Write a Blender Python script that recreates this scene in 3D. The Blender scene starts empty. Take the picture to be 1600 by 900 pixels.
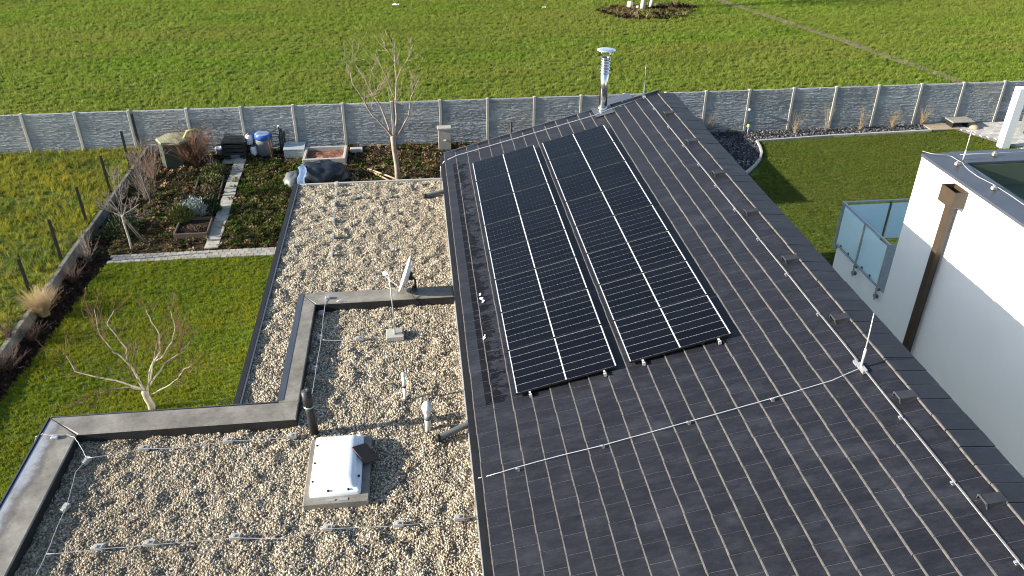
import bpy, bmesh, math, random
from mathutils import Vector, Matrix, noise
R = math.radians
sc = bpy.context.scene
C = sc.collection
rnd = random.Random(7)

# ------------------------------------------------------------------ camera
CAM = Vector((0, 0, 12.3)); F = 1274.99                     # focal length in pixels of a 1600 px wide frame
YAW, PITCH, ROLL = R(6.7203), R(31.2091), R(-0.2278)
fw = Vector((math.sin(YAW)*math.cos(PITCH), math.cos(YAW)*math.cos(PITCH), -math.sin(PITCH)))
rt = Vector((math.cos(YAW), -math.sin(YAW), 0)); dn = fw.cross(rt)
rt, dn = math.cos(ROLL)*rt + math.sin(ROLL)*dn, -math.sin(ROLL)*rt + math.cos(ROLL)*dn
cam = bpy.data.cameras.new('camera'); cam.sensor_width = 36; cam.lens = F/1600*36
cam.clip_start = .1; cam.clip_end = 2000
co = bpy.data.objects.new('camera', cam); C.objects.link(co)
m = Matrix.Identity(4)
for i in range(3):
    m[i][0] = rt[i]; m[i][1] = -dn[i]; m[i][2] = -fw[i]; m[i][3] = CAM[i]
co.matrix_world = m
sc.camera = co

# ------------------------------------------------------------------ light
EL, SHAZ = R(19.5), R(3.8)                                  # winter sun low on the left, shadows run to +X
w = bpy.data.worlds.new('World'); sc.world = w; w.use_nodes = True
nt = w.node_tree; bg = nt.nodes['Background']
sky = nt.nodes.new('ShaderNodeTexSky'); sky.sky_type = 'NISHITA'; sky.sun_disc = False
sky.sun_elevation = EL; sky.sun_rotation = R(90) - (math.pi + SHAZ); sky.air_density = 1.0; sky.dust_density = .8
nt.links.new(sky.outputs[0], bg.inputs[0]); bg.inputs[1].default_value = .10
sun = bpy.data.lights.new('sun', 'SUN'); sun.energy = 5.0; sun.angle = R(.53); sun.color = (1, .93, .81)
so = bpy.data.objects.new('sun', sun); C.objects.link(so)
so.rotation_euler = Vector((math.cos(EL)*math.cos(SHAZ), math.cos(EL)*math.sin(SHAZ), -math.sin(EL))).to_track_quat('-Z', 'Y').to_euler()
sc.view_settings.view_transform = 'Standard'; sc.view_settings.look = 'None'
sc.view_settings.exposure = 1.48; sc.view_settings.gamma = 1
sc.cycles.filter_width = 1.1; sc.cycles.max_bounces = 6; sc.cycles.transparent_max_bounces = 8

def gp(px, py, z=0.0):                                      # a point of the photograph laid on the level z
    d = fw + rt*((px-800)/F) + dn*((py-450)/F)
    t = (z - CAM.z)/d.z
    return CAM + d*t

# ------------------------------------------------------------------ materials
class NT:
    def __init__(s, name):
        s.m = bpy.data.materials.new(name); s.m.use_nodes = True; s.t = s.m.node_tree
        s.b = s.t.nodes['Principled BSDF']; s.out = s.t.nodes['Material Output']
    def n(s, typ, **k):
        o = s.t.nodes.new(typ)
        for a, v in k.items():
            if a in o.inputs: s.set(o.inputs[a], v)
            else: setattr(o, a, v)
        return o
    def set(s, inp, v):
        if isinstance(v, bpy.types.NodeSocket): s.t.links.new(v, inp)
        else: inp.default_value = v
    def pos(s, scale=(1, 1, 1), rot=(0, 0, 0)):
        g = s.n('ShaderNodeNewGeometry')
        mp = s.n('ShaderNodeMapping'); s.set(mp.inputs[0], g.outputs['Position']); mp.inputs['Scale'].default_value = scale; mp.inputs['Rotation'].default_value = rot
        return mp.outputs[0]
    def objc(s, scale=(1, 1, 1)):
        g = s.n('ShaderNodeTexCoord')
        mp = s.n('ShaderNodeMapping'); s.set(mp.inputs[0], g.outputs['Object']); mp.inputs['Scale'].default_value = scale
        return mp.outputs[0]
    def noise(s, vec, scale, detail=3, rough=.55):
        o = s.n('ShaderNodeTexNoise'); s.set(o.inputs['Vector'], vec)
        o.inputs['Scale'].default_value = scale; o.inputs['Detail'].default_value = detail; o.inputs['Roughness'].default_value = rough
        return o.outputs[0]
    def ramp(s, fac, stops):
        o = s.n('ShaderNodeValToRGB'); s.set(o.inputs[0], fac)
        e = o.color_ramp.elements
        while len(e) < len(stops): e.new(.5)
        for x, (p, c) in zip(e, stops):
            x.position = p; x.color = (*c, 1) if isinstance(c, (tuple, list)) else (c, c, c, 1)
        return o.outputs[0]
    def mix(s, fac, a, b, bt='MIX'):
        o = s.n('ShaderNodeMix', data_type='RGBA', blend_type=bt)
        for i, v in ((0, fac), (6, a), (7, b)):
            if not isinstance(v, bpy.types.NodeSocket) and i > 0: v = (*v, 1) if isinstance(v, (tuple, list)) else (v, v, v, 1)
            s.set(o.inputs[i], v)
        return o.outputs[2]
    def math(s, op, a, b=0.0, c=0.0):
        o = s.n('ShaderNodeMath', operation=op)
        s.set(o.inputs[0], a); s.set(o.inputs[1], b)
        if op in ('MULTIPLY_ADD',): s.set(o.inputs[2], c)
        return o.outputs[0]
    def bump(s, h, strength=.3, dist=.02):
        o = s.n('ShaderNodeBump'); s.set(o.inputs['Height'], h); o.inputs['Strength'].default_value = strength; o.inputs['Distance'].default_value = dist
        s.set(s.b.inputs['Normal'], o.outputs[0]); return o.outputs[0]
    def rand(s):
        return s.n('ShaderNodeObjectInfo').outputs['Random']
    def col(s, v): s.set(s.b.inputs['Base Color'], v if isinstance(v, bpy.types.NodeSocket) else (*v, 1))
    def rough(s, v): s.set(s.b.inputs['Roughness'], v)
    def spec(s, v): s.set(s.b.inputs['Specular IOR Level'], v)

def speck(name, c1, c2, scale=6, rough=.8, metal=0, bump=.25, fine=60, dist=.01, var=.12, spec=.35):
    """a plain surface with two tones of wear, fine grain and a little change from piece to piece"""
    k = NT(name); p = k.objc()
    n1 = k.noise(p, scale, 5); n2 = k.noise(p, fine, 3)
    f = k.math('MULTIPLY_ADD', n2, .4, k.math('MULTIPLY', n1, .8))
    c = k.ramp(f, [(.3, c1), (.8, c2)])
    br = k.math('MULTIPLY_ADD', k.rand(), 2*var, 1-var)
    o = k.n('ShaderNodeHueSaturation'); k.set(o.inputs['Value'], br); k.set(o.inputs['Color'], c)
    k.col(o.outputs[0]); k.rough(rough); k.b.inputs['Metallic'].default_value = metal; k.spec(spec)
    if bump: k.bump(f, bump, dist)
    return k.m

def blade_mat(name, cols, patch=.35, trans=.3, patchcols=None, pscale=(1, 1, 1)):
    """grass or leaf: colour differs from tuft to tuft and drifts over metres"""
    k = NT(name)
    c = k.ramp(k.rand(), [(i/(len(cols)-1), c) for i, c in enumerate(cols)])
    if patchcols:
        n = k.noise(k.pos(pscale), patch, 4, .6)
        c = k.mix(k.ramp(n, [(.38, 0.), (.64, 1.)]), c, k.mix(.7, c, patchcols))
        n = k.noise(k.pos((pscale[0]*.35, pscale[1]*.55, 1)), patch*1.3, 5, .65)
        c = k.mix(k.ramp(n, [(.42, .0), (.6, .45)]), c, k.mix(.5, c, (patchcols[0]*1.15, patchcols[1]*.95, patchcols[2]*1.2)))
        n = k.noise(k.pos((pscale[0]*.9, pscale[1]*1.4, 1), (0, 0, .2)), patch*2.3, 4, .6)
        c = k.mix(k.ramp(n, [(.5, .0), (.68, .28)]), c, (patchcols[0]*.25, patchcols[1]*.45, patchcols[2]*.3))
    d = k.n('ShaderNodeBsdfDiffuse'); k.set(d.inputs[0], c)
    t = k.n('ShaderNodeBsdfTranslucent'); k.set(t.inputs[0], c)
    mx = k.n('ShaderNodeMixShader'); mx.inputs[0].default_value = trans
    k.t.links.new(d.outputs[0], mx.inputs[1]); k.t.links.new(t.outputs[0], mx.inputs[2])
    k.t.links.new(mx.outputs[0], k.out.inputs[0]); k.t.nodes.remove(k.b)
    return k.m

M = {}
M['black_metal'] = speck('black_metal', (.006, .006, .007), (.016, .016, .018), rough=.6, bump=.05)
M['dark_cap'] = speck('dark_cap', (.04, .044, .058), (.06, .065, .083), rough=.42, metal=.0, bump=.04, scale=2, spec=.6)
M['steel'] = speck('steel', (.5, .5, .5), (.66, .66, .66), rough=.2, metal=1, bump=.03)
M['cap_steel'] = speck('cap_steel', (.62, .66, .7), (.7, .74, .78), rough=.35, metal=.8, bump=.02)
M['zinc'] = speck('zinc', (.34, .35, .36), (.5, .5, .52), rough=.45, metal=.6, bump=.05)
M['vent_hood'] = speck('vent_hood', (.018, .018, .022), (.032, .032, .037), rough=.55, bump=.1)
M['vent_rim'] = speck('vent_rim', (.05, .05, .054), (.085, .085, .09), rough=.6, bump=.05)
M['wire'] = speck('wire', (.3, .3, .3), (.42, .42, .42), rough=.5, metal=.3, bump=0)
M['membrane_dark_shade'] = speck('membrane_dark_shade', (.008, .008, .008), (.024, .023, .022), rough=.7, bump=.2, scale=3)  # dark membrane of the parapet sides, its colour also deepened to stand for shade
M['alu'] = speck('alu', (.55, .55, .55), (.7, .7, .7), rough=.4, metal=.5, bump=.03)
M['white_plastic'] = speck('white_plastic', (.72, .73, .72), (.82, .83, .82), rough=.4, bump=.03)
M['grey_plastic'] = speck('grey_plastic', (.07, .08, .085), (.12, .13, .135), rough=.5, bump=.05)
M['dark_plastic'] = speck('dark_plastic', (.012, .013, .013), (.024, .025, .024), rough=.5, bump=.08)
M['concrete'] = speck('concrete', (.18, .17, .15), (.31, .295, .26), rough=.9, bump=.4, scale=4)
M['old_concrete'] = speck('old_concrete', (.06, .055, .045), (.19, .175, .15), rough=.95, bump=.5, scale=3, var=.2)
M['pale_concrete'] = speck('pale_concrete', (.27, .26, .235), (.4, .385, .35), rough=.9, bump=.3, scale=5)
M['render_white'] = speck('render_white', (.76, .76, .745), (.82, .82, .81), rough=.9, bump=.35, scale=1.2, fine=260, dist=.004, var=0)
M['brown_metal'] = speck('brown_metal', (.034, .023, .014), (.052, .035, .022), rough=.5, bump=.05, var=0)
M['timber'] = speck('timber', (.04, .03, .023), (.1, .075, .055), rough=.85, bump=.4, scale=9)
M['pale_timber'] = speck('pale_timber', (.3, .22, .14), (.45, .34, .23), rough=.8, bump=.3, scale=9)
M['blue'] = speck('blue', (.02, .06, .22), (.03, .09, .32), rough=.4, bump=.05)
M['tarp'] = speck('tarp', (.008, .01, .013), (.02, .024, .03), rough=.28, bump=.25, scale=5, fine=20, dist=.03)
M['blue_tarp'] = speck('blue_tarp', (.1, .16, .28), (.17, .25, .38), rough=.4, bump=.2, scale=5)
M['yellow_leaf'] = speck('yellow_leaf', (.28, .25, .08), (.4, .37, .16), rough=.8)
M['mossy_green'] = speck('mossy_green', (.018, .03, .024), (.045, .06, .04), rough=.7, scale=3)
M['lid_green'] = speck('lid_green', (.12, .13, .075), (.3, .3, .19), rough=.8, scale=4)
M['brown_strip'] = speck('brown_strip', (.035, .024, .018), (.05, .035, .026), rough=.6, bump=.05)
M['tan_stone'] = speck('tan_stone', (.3, .2, .13), (.42, .3, .2), rough=.9)
M['bark'] = speck('bark', (.2, .15, .115), (.4, .32, .26), rough=.9, bump=.5, scale=7, dist=.02)
M['pale_bark'] = speck('pale_bark', (.22, .19, .15), (.42, .38, .32), rough=.9, bump=.5, scale=7, dist=.02)
M['twig'] = speck('twig', (.11, .075, .05), (.24, .17, .12), rough=.9, bump=0)
M['tan_twig'] = speck('tan_twig', (.16, .12, .09), (.32, .25, .19), rough=.9, bump=0)
M['red_twig'] = speck('red_twig', (.085, .042, .025), (.2, .105, .065), rough=.9, bump=0)
M['grey_twig'] = speck('grey_twig', (.06, .048, .042), (.17, .14, .12), rough=.9, bump=0)
M['bed_twig'] = speck('bed_twig', (.03, .02, .016), (.09, .055, .042), rough=.9, bump=0)
M['dark_twig'] = speck('dark_twig', (.06, .03, .02), (.15, .08, .05), rough=.9, bump=0)
M['dry_leaf'] = speck('dry_leaf', (.05, .034, .014), (.13, .09, .04), rough=.9, bump=0)
M['straw'] = speck('straw', (.28, .2, .1), (.42, .32, .18), rough=.9, bump=0)
M['silver_leaf'] = speck('silver_leaf', (.16, .2, .19), (.32, .37, .36), rough=.9, bump=0)
M['olive_leaf'] = speck('olive_leaf', (.05, .06, .015), (.11, .12, .03), rough=.9, bump=0)
M['dark_leaf'] = speck('dark_leaf', (.015, .028, .008), (.035, .055, .018), rough=.9, bump=0)
M['grey_bark'] = speck('grey_bark', (.16, .14, .12), (.34, .31, .27), rough=.9, bump=.4, scale=7)
M['trunk_cut'] = speck('trunk_cut', (.4, .36, .28), (.62, .58, .5), rough=.9, bump=.3)

def mk_slab():
    k = NT('cast_stone'); p = k.pos()
    n = k.noise(p, 1.1, 5, .65); n2 = k.noise(k.pos((5, 5, 30)), 1, 4)
    c = k.ramp(k.math('MULTIPLY_ADD', n2, .5, k.math('MULTIPLY', n, .6)), [(.3, (.2, .22, .235)), (.8, (.38, .4, .405))])
    st = k.ramp(k.noise(k.pos((.5, .5, 1.2)), .7, 5, .7), [(.5, 0.), (.72, 1.)])
    c = k.mix(k.math('MULTIPLY', st, .55), c, (.36, .32, .27))
    o = k.n('ShaderNodeHueSaturation'); k.set(o.inputs['Value'], k.math('MULTIPLY_ADD', k.rand(), .3, .85)); k.set(o.inputs['Color'], c)
    k.col(o.outputs[0]); k.rough(.92); k.bump(k.noise(p, 22, 4, .7), .7, .03); return k.m
M['cast_stone'] = mk_slab()

def mk_tile(butt=False):
    k = NT('roof_tile_edge' if butt else 'roof_tile_face')
    at = k.n('ShaderNodeAttribute', attribute_name='shade')
    r = k.math('FRACT', k.math('ADD', k.rand(), at.outputs['Fac']))
    if butt:
        n = k.noise(k.pos((3, 9, 3)), 1.6, 5, .7)
        k.col(k.ramp(n, [(.3, (.046, .044, .043)), (.7, (.115, .11, .105))])); k.rough(.9); return k.m
    n = k.noise(k.pos((2.2, 7, 2.2)), 1.3, 6, .7); n2 = k.noise(k.pos((9, 26, 9)), 2, 4, .7)
    base = k.ramp(k.math('MULTIPLY_ADD', n2, .45, k.math('MULTIPLY', n, .6)), [(.3, (.0076, .0076, .0108)), (.5, (.0114, .0113, .0158)), (.75, (.022, .022, .0285))])
    o = k.n('ShaderNodeHueSaturation'); k.set(o.inputs['Value'], k.math('MULTIPLY_ADD', r, .26, .87)); k.set(o.inputs['Color'], base)
    # dusty smears here and there, and the damp patches left along the first courses above the gutter
    sm = k.ramp(k.noise(k.pos((1.6, 3.2, 1.6)), 1.0, 5, .62), [(.52, 0.), (.72, 1.)])
    c = k.mix(k.math('MULTIPLY', sm, .5), o.outputs[0], (.038, .041, .05))
    g = k.n('ShaderNodeNewGeometry'); sx = k.n('ShaderNodeSeparateXYZ'); k.set(sx.inputs[0], g.outputs['Position'])
    saw = k.noise(k.pos((2.5, 3.2, 0)), 1.5, 5, .8)
    lim = k.math('MULTIPLY_ADD', saw, 2.4, -.2)
    my = k.math('MULTIPLY', k.math('GREATER_THAN', sx.outputs[1], 9.8), k.math('LESS_THAN', sx.outputs[1], 19.5))
    wet = k.math('MULTIPLY', k.math('MULTIPLY', k.math('LESS_THAN', sx.outputs[0], lim), k.math('GREATER_THAN', sx.outputs[0], .76)), my)
    c = k.mix(k.math('MULTIPLY', wet, .7), c, (.005, .005, .0065))
    k.col(c); k.rough(k.ramp(n, [(.3, .45), (.8, .65)])); k.set(k.b.inputs['Specular IOR Level'], k.math('MULTIPLY_ADD', wet, -.3, .36))
    k.bump(k.noise(k.pos((8, 30, 8)), 3, 4, .7), .25, .006); return k.m
M['tile_side'] = speck('tile_side', (.018, .018, .022), (.07, .07, .075), rough=.8, bump=0, scale=14, var=.3)
M['tile'] = mk_tile(); M['tile_edge'] = mk_tile(True)

def mk_cell():
    k = NT('solar_cell')
    c = k.mix(k.rand(), (.0028, .0034, .006), (.0045, .0055, .009))
    k.col(c); k.rough(.34); k.b.inputs['Coat Weight'].default_value = .13; k.b.inputs['Coat Roughness'].default_value = .04; k.spec(.06); return k.m
M['cell'] = mk_cell()
M['backsheet'] = speck('backsheet', (.52, .53, .54), (.6, .61, .62), rough=.3, bump=0, var=0)
M['panel_frame'] = speck('panel_frame', (.010, .010, .012), (.018, .018, .02), rough=.4, bump=0, var=0)

def mk_parapet():
    k = NT('parapet_membrane'); p = k.pos()
    n = k.noise(p, 2.3, 8, .72); n2 = k.noise(p, 40, 3)
    c = k.ramp(k.math('MULTIPLY_ADD', n2, .2, k.math('MULTIPLY', n, .8)), [(.34, (.1, .088, .072)), (.5, (.18, .163, .137)), (.66, (.26, .242, .21))])
    # pale frost-like bloom and dark damp along the outer edge of the left run
    g = k.n('ShaderNodeNewGeometry'); sx = k.n('ShaderNodeSeparateXYZ'); k.set(sx.inputs[0], g.outputs['Position'])
    nz = k.math('ADD', k.math('MULTIPLY', k.noise(p, 1.7, 6, .75), .5), k.math('MULTIPLY', k.noise(p, 45, 3, .7), .10))
    xw = k.math('ADD', nz, sx.outputs[0])
    def soft(lo, hi):                                         # one below lo, nothing above hi
        o = k.n('ShaderNodeMapRange', interpolation_type='SMOOTHSTEP'); k.set(o.inputs[0], xw)
        for q, v in ((1, lo), (2, hi), (3, 1.), (4, 0.)): o.inputs[q].default_value = v
        return o.outputs[0]
    yy = k.math('LESS_THAN', sx.outputs[1], 11.2)
    c = k.mix(k.math('MULTIPLY', k.math('MULTIPLY', soft(-5.86, -5.76), yy), .62), c, (.055, .052, .052))
    c = k.mix(k.math('MULTIPLY', k.math('MULTIPLY', soft(-6.03, -5.88), yy), .85), c, (.27, .29, .33))
    lk = k.ramp(k.noise(k.pos((1, 1, 1)), .9, 4, .7), [(.56, 0.), (.72, 1.)])
    c = k.mix(k.math('MULTIPLY', lk, .45), c, (.25, .245, .235))
    dk = k.ramp(k.noise(k.pos((1.5, 1.5, 1)), 1.3, 6, .75), [(.5, 0.), (.68, 1.)])
    c = k.mix(k.math('MULTIPLY', dk, .5), c, (.085, .078, .068))
    k.col(c); k.rough(.62); k.bump(n2, .3, .004); return k.m
M['parapet'] = mk_parapet()

def mk_gravelbase():
    k = NT('gravel_bed'); p = k.pos()
    n = k.noise(p, 30, 4, .7); n1 = k.noise(p, .8, 4)
    c = k.ramp(n, [(.3, (.045, .038, .03)), (.5, (.13, .108, .08)), (.7, (.26, .22, .165))])
    k.col(k.mix(k.math('MULTIPLY', n1, .35), c, (.22, .2, .17))); k.rough(.95); k.bump(n, 1, .03); return k.m
M['gravel_bed'] = mk_gravelbase()
def mk_pebble(name, stops, silt=False):
    k = NT(name); c = k.ramp(k.rand(), stops)
    if silt:                                                  # the lower roof holds more silt and damp than the sunny far end
        g = k.n('ShaderNodeNewGeometry'); sx = k.n('ShaderNodeSeparateXYZ'); k.set(sx.inputs[0], g.outputs['Position'])
        f = k.math('ADD', k.math('MULTIPLY_ADD', sx.outputs[0], -.16, k.math('MULTIPLY', sx.outputs[1], -.085)), k.math('MULTIPLY_ADD', k.noise(k.pos(), 1.4, 4, .6), .9, .35))
        c = k.mix(k.ramp(f, [(.35, 0.), (.85, .5)]), c, k.mix(.65, c, (.13, .088, .048)))
    k.col(c); k.rough(.75); k.spec(.4); return k.m
M['pebble'] = mk_pebble('pebble', [(0, (.036, .032, .026)), (.14, (.115, .092, .062)), (.3, (.32, .257, .168)), (.52, (.42, .352, .245)), (.68, (.23, .172, .106)), (.82, (.46, .405, .305)), (1, (.54, .51, .435))], True)
M['slate_chip'] = mk_pebble('slate_chip', [(0, (.012, .0125, .015)), (.5, (.042, .043, .047)), (.8, (.085, .086, .09)), (1, (.19, .19, .19))])

def mk_ground(name, a, b, c2, sc1=.4, sc2=14, bd=.06):
    k = NT(name); p = k.pos()
    n = k.noise(p, sc1, 5, .65); n2 = k.noise(p, sc2, 5, .7)
    f = k.math('MULTIPLY_ADD', n2, .6, k.math('MULTIPLY', n, .5))
    k.col(k.ramp(f, [(.3, a), (.55, b), (.8, c2)])); k.rough(1); k.spec(.1); k.bump(n2, .8, bd); return k.m
M['field_soil'] = mk_ground('field_soil', (.05, .08, .014), (.085, .125, .022), (.12, .165, .034))
M['lawn_soil'] = mk_ground('lawn_soil', (.035, .055, .010), (.06, .09, .016), (.085, .12, .02))
M['soil'] = mk_ground('soil', (.012, .008, .005), (.03, .021, .013), (.06, .043, .028), 1.2, 10, .08)
M['dark_mulch'] = mk_ground('dark_mulch', (.012, .008, .006), (.026, .018, .014), (.05, .034, .026), 2, 18, .06)
M['track_soil'] = mk_ground('track_soil', (.1, .095, .045), (.155, .14, .075), (.21, .185, .11), .8, 9, .04)
M['slate_bed'] = mk_ground('slate_bed', (.01, .0105, .013), (.022, .022, .025), (.045, .045, .048), 2, 30, .03)
M['terrace_bed'] = mk_ground('terrace_bed', (.16, .15, .135), (.24, .23, .2), (.32, .3, .27), 2, 30, .01)
M['paver'] = speck('paver', (.17, .16, .14), (.3, .28, .245), rough=.9, bump=.3, scale=8, var=.2)
M['terrace_paver'] = speck('terrace_paver', (.3, .29, .27), (.43, .415, .385), rough=.9, bump=.2, scale=5, var=.2)
M['step_slab'] = speck('step_slab', (.2, .19, .155), (.36, .34, .29), rough=.9, bump=.3, scale=5, var=.15)
M['rusty_slab'] = speck('rusty_slab', (.3, .29, .25), (.3, .22, .125), rough=.9, bump=.3, scale=2.5, var=0)
M['red_soil'] = mk_ground('red_soil', (.07, .025, .015), (.17, .075, .05), (.5, .36, .26), 1.4, 5, .05)
M['membrane_green'] = speck('membrane_green', (.05, .075, .05), (.085, .11, .075), rough=.6, bump=.05, scale=1, var=0)

M['field_blade'] = blade_mat('field_blade', [(.095, .165, .019), (.175, .27, .03), (.255, .345, .05), (.15, .235, .027), (.3, .36, .085)], .2, .5, (.26, .27, .06), (.3, 1.3, 1))
M['lawn_blade'] = blade_mat('lawn_blade', [(.075, .125, .010), (.15, .215, .016), (.225, .28, .023), (.11, .165, .013)], .45, .5, (.24, .24, .02))
M['right_lawn_blade'] = blade_mat('right_lawn_blade', [(.055, .09, .011), (.095, .14, .015), (.13, .17, .023), (.145, .17, .034)], .5, .4, (.13, .13, .03))
M['rough_blade'] = blade_mat('rough_blade', [(.07, .105, .022), (.14, .19, .034), (.24, .26, .045), (.21, .19, .09)], .5, .4, (.34, .31, .03))
M['weed_leaf'] = blade_mat('weed_leaf', [(.035, .055, .012), (.075, .105, .02), (.13, .145, .034), (.13, .1, .04)], .8, .35, (.04, .08, .014))
M['litter_leaf'] = blade_mat('litter_leaf', [(.03, .018, .01), (.085, .052, .024), (.16, .105, .055), (.26, .185, .11), (.06, .055, .022)], 1, .15)

def mk_glass():
    k = NT('frosted_glass')
    k.col((.74, .9, .95)); k.rough(.2); k.b.inputs['Transmission Weight'].default_value = 0; k.spec(.6)
    t = k.n('ShaderNodeBsdfTranslucent'); t.inputs[0].default_value = (.66, .84, .9, 1)
    tr = k.n('ShaderNodeBsdfTransparent'); tr.inputs[0].default_value = (.78, .92, .95, 1)
    m1 = k.n('ShaderNodeMixShader'); m1.inputs[0].default_value = .3
    k.t.links.new(k.b.outputs[0], m1.inputs[1]); k.t.links.new(t.outputs[0], m1.inputs[2])
    m2 = k.n('ShaderNodeMixShader'); m2.inputs[0].default_value = .12
    k.t.links.new(m1.outputs[0], m2.inputs[1]); k.t.links.new(tr.outputs[0], m2.inputs[2])
    k.t.links.new(m2.outputs[0], k.out.inputs[0]); return k.m
M['frosted_glass'] = mk_glass()
def mk_clear():
    k = NT('cold_frame_pane'); k.col((.5, .56, .58)); k.rough(.15); k.spec(.7)
    tr = k.n('ShaderNodeBsdfTransparent'); tr.inputs[0].default_value = (.8, .85, .87, 1)
    m2 = k.n('ShaderNodeMixShader'); m2.inputs[0].default_value = .4
    k.t.links.new(k.b.outputs[0], m2.inputs[1]); k.t.links.new(tr.outputs[0], m2.inputs[2])
    k.t.links.new(m2.outputs[0], k.out.inputs[0]); return k.m
M['cold_pane'] = mk_clear()
M['dome'] = speck('dome', (.68, .71, .72), (.76, .78, .79), rough=.22, bump=0, var=0, scale=2)

# ------------------------------------------------------------------ mesh helpers
class MB:
    def __init__(s): s.v = []; s.f = []; s.mi = []; s.sm = []
    def add(s, vs, fs, mi=0, smooth=False):
        o = len(s.v); s.v += [tuple(v) for v in vs]
        for f in fs: s.f.append([i+o for i in f]); s.mi.append(mi); s.sm.append(smooth)
    def box(s, c, d, rot=None, mi=0):
        c = Vector(c); h = Vector(d)/2
        vs = [Vector((x*h.x, y*h.y, z*h.z)) for z in (-1, 1) for y in (-1, 1) for x in (-1, 1)]
        if rot is not None: vs = [rot @ v for v in vs]
        s.add([c+v for v in vs], [(0, 2, 3, 1), (4, 5, 7, 6), (0, 1, 5, 4), (2, 6, 7, 3), (0, 4, 6, 2), (1, 3, 7, 5)], mi)
        return s
    def bevbox(s, c, d, b, rot=None, mi=0):                 # a box with its upper and lower rims chamfered
        c = Vector(c); h = Vector(d)/2; rings = []
        for z, k in ((-h.z, b), (-h.z+b, 0), (h.z-b, 0), (h.z, b)):
            x, y = h.x-k, h.y-k
            rings.append([Vector((-x, -y+b, z)), Vector((-x+b, -y, z)), Vector((x-b, -y, z)), Vector((x, -y+b, z)), Vector((x, y-b, z)), Vector((x-b, y, z)), Vector((-x+b, y, z)), Vector((-x, y-b, z))])
        vs = [c+((rot @ v) if rot is not None else v) for r in rings for v in r]
        fs = [tuple(range(7, -1, -1)), tuple(range(24, 32))]
        for r in range(3):
            for i in range(8): j = (i+1) % 8; fs.append((r*8+i, r*8+j, r*8+8+j, r*8+8+i))
        s.add(vs, fs, mi); return s
    def prism(s, poly, z0, z1, mi=0):
        n = len(poly); vs = [(p[0], p[1], z0) for p in poly] + [(p[0], p[1], z1) for p in poly]
        s.add(vs, [tuple(range(n-1, -1, -1)), tuple(range(n, 2*n))] + [(i, (i+1) % n, n+(i+1) % n, n+i) for i in range(n)], mi); return s
    def tube(s, pts, r, n=6, mi=0, cap=True):
        pts = [Vector(p) for p in pts]; rr = r if isinstance(r, (list, tuple)) else [r]*len(pts)
        rings = []; up = None
        for i, p in enumerate(pts):
            t = (pts[min(i+1, len(pts)-1)] - pts[max(i-1, 0)])
            if t.length < 1e-9: t = Vector((0, 0, 1))
            t.normalize()
            if up is None: up = Vector((1, 0, 0)) if abs(t.x) < .9 else Vector((0, 1, 0))
            a = t.cross(up)
            if a.length < 1e-4: a = t.cross(Vector((.3, 1, .2)))
            a.normalize(); b = a.cross(t); up = b if False else up
            rings.append([p + (a*math.cos(q)+b*math.sin(q))*rr[i] for q in (2*math.pi*k/n for k in range(n))])
        vs = [v for g in rings for v in g]; fs = []
        for i in range(len(pts)-1):
            for k in range(n): j = (k+1) % n; fs.append((i*n+k, i*n+j, i*n+n+j, i*n+n+k))
        if cap: fs += [tuple(range(n-1, -1, -1)), tuple(range((len(pts)-1)*n, len(pts)*n))]
        s.add(vs, fs, mi, True); return s
    def lathe(s, c, prof, n=20, mi=0, cap=True, smooth=True):
        c = Vector(c); vs = [c+Vector((r*math.cos(2*math.pi*k/n), r*math.sin(2*math.pi*k/n), z)) for r, z in prof for k in range(n)]
        fs = []
        for i in range(len(prof)-1):
            for k in range(n): j = (k+1) % n; fs.append((i*n+k, i*n+j, i*n+n+j, i*n+n+k))
        if cap: fs += [tuple(range(n-1, -1, -1)), tuple(range((len(prof)-1)*n, len(prof)*n))]
        s.add(vs, fs, mi, smooth); return s
    def mesh(s, name, mats):
        me = bpy.data.meshes.new(name); me.from_pydata(s.v, [], s.f)
        for x in (mats if isinstance(mats, (list, tuple)) else [mats]): me.materials.append(M[x] if isinstance(x, str) else x)
        me.polygons.foreach_set('material_index', s.mi); me.polygons.foreach_set('use_smooth', s.sm)
        me.update(); return me
    def build(s, name, mats, parent=None, kind=None):
        return put(name, s.mesh(name, mats), parent, kind=kind)

def put(name, me, parent=None, loc=None, kind=None):
    o = bpy.data.objects.new(name, me); C.objects.link(o)
    if parent is not None:                                   # meshes are written in world space; the thing's Empty stands at its base
        o.parent = parent
        o.matrix_parent_inverse = Matrix.Translation(-parent.location) if parent.type == 'EMPTY' and parent.parent is None else Matrix.Identity(4)
    if loc is not None: o.location = loc
    if kind: o['kind'] = kind
    return o
def tag(o, label, cat, group=None):
    o['label'] = label; o['category'] = cat
    if group: o['group'] = group
    return o
def thing(name, loc, label, cat, group=None):
    o = bpy.data.objects.new(name, None); C.objects.link(o); o.location = loc; o.empty_display_size = .2
    return tag(o, label, cat, group)
ORD = ['first', 'second', 'third', 'fourth', 'fifth', 'sixth', 'seventh', 'eighth', 'ninth', 'tenth', 'eleventh', 'twelfth', 'thirteenth', 'fourteenth']

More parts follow.
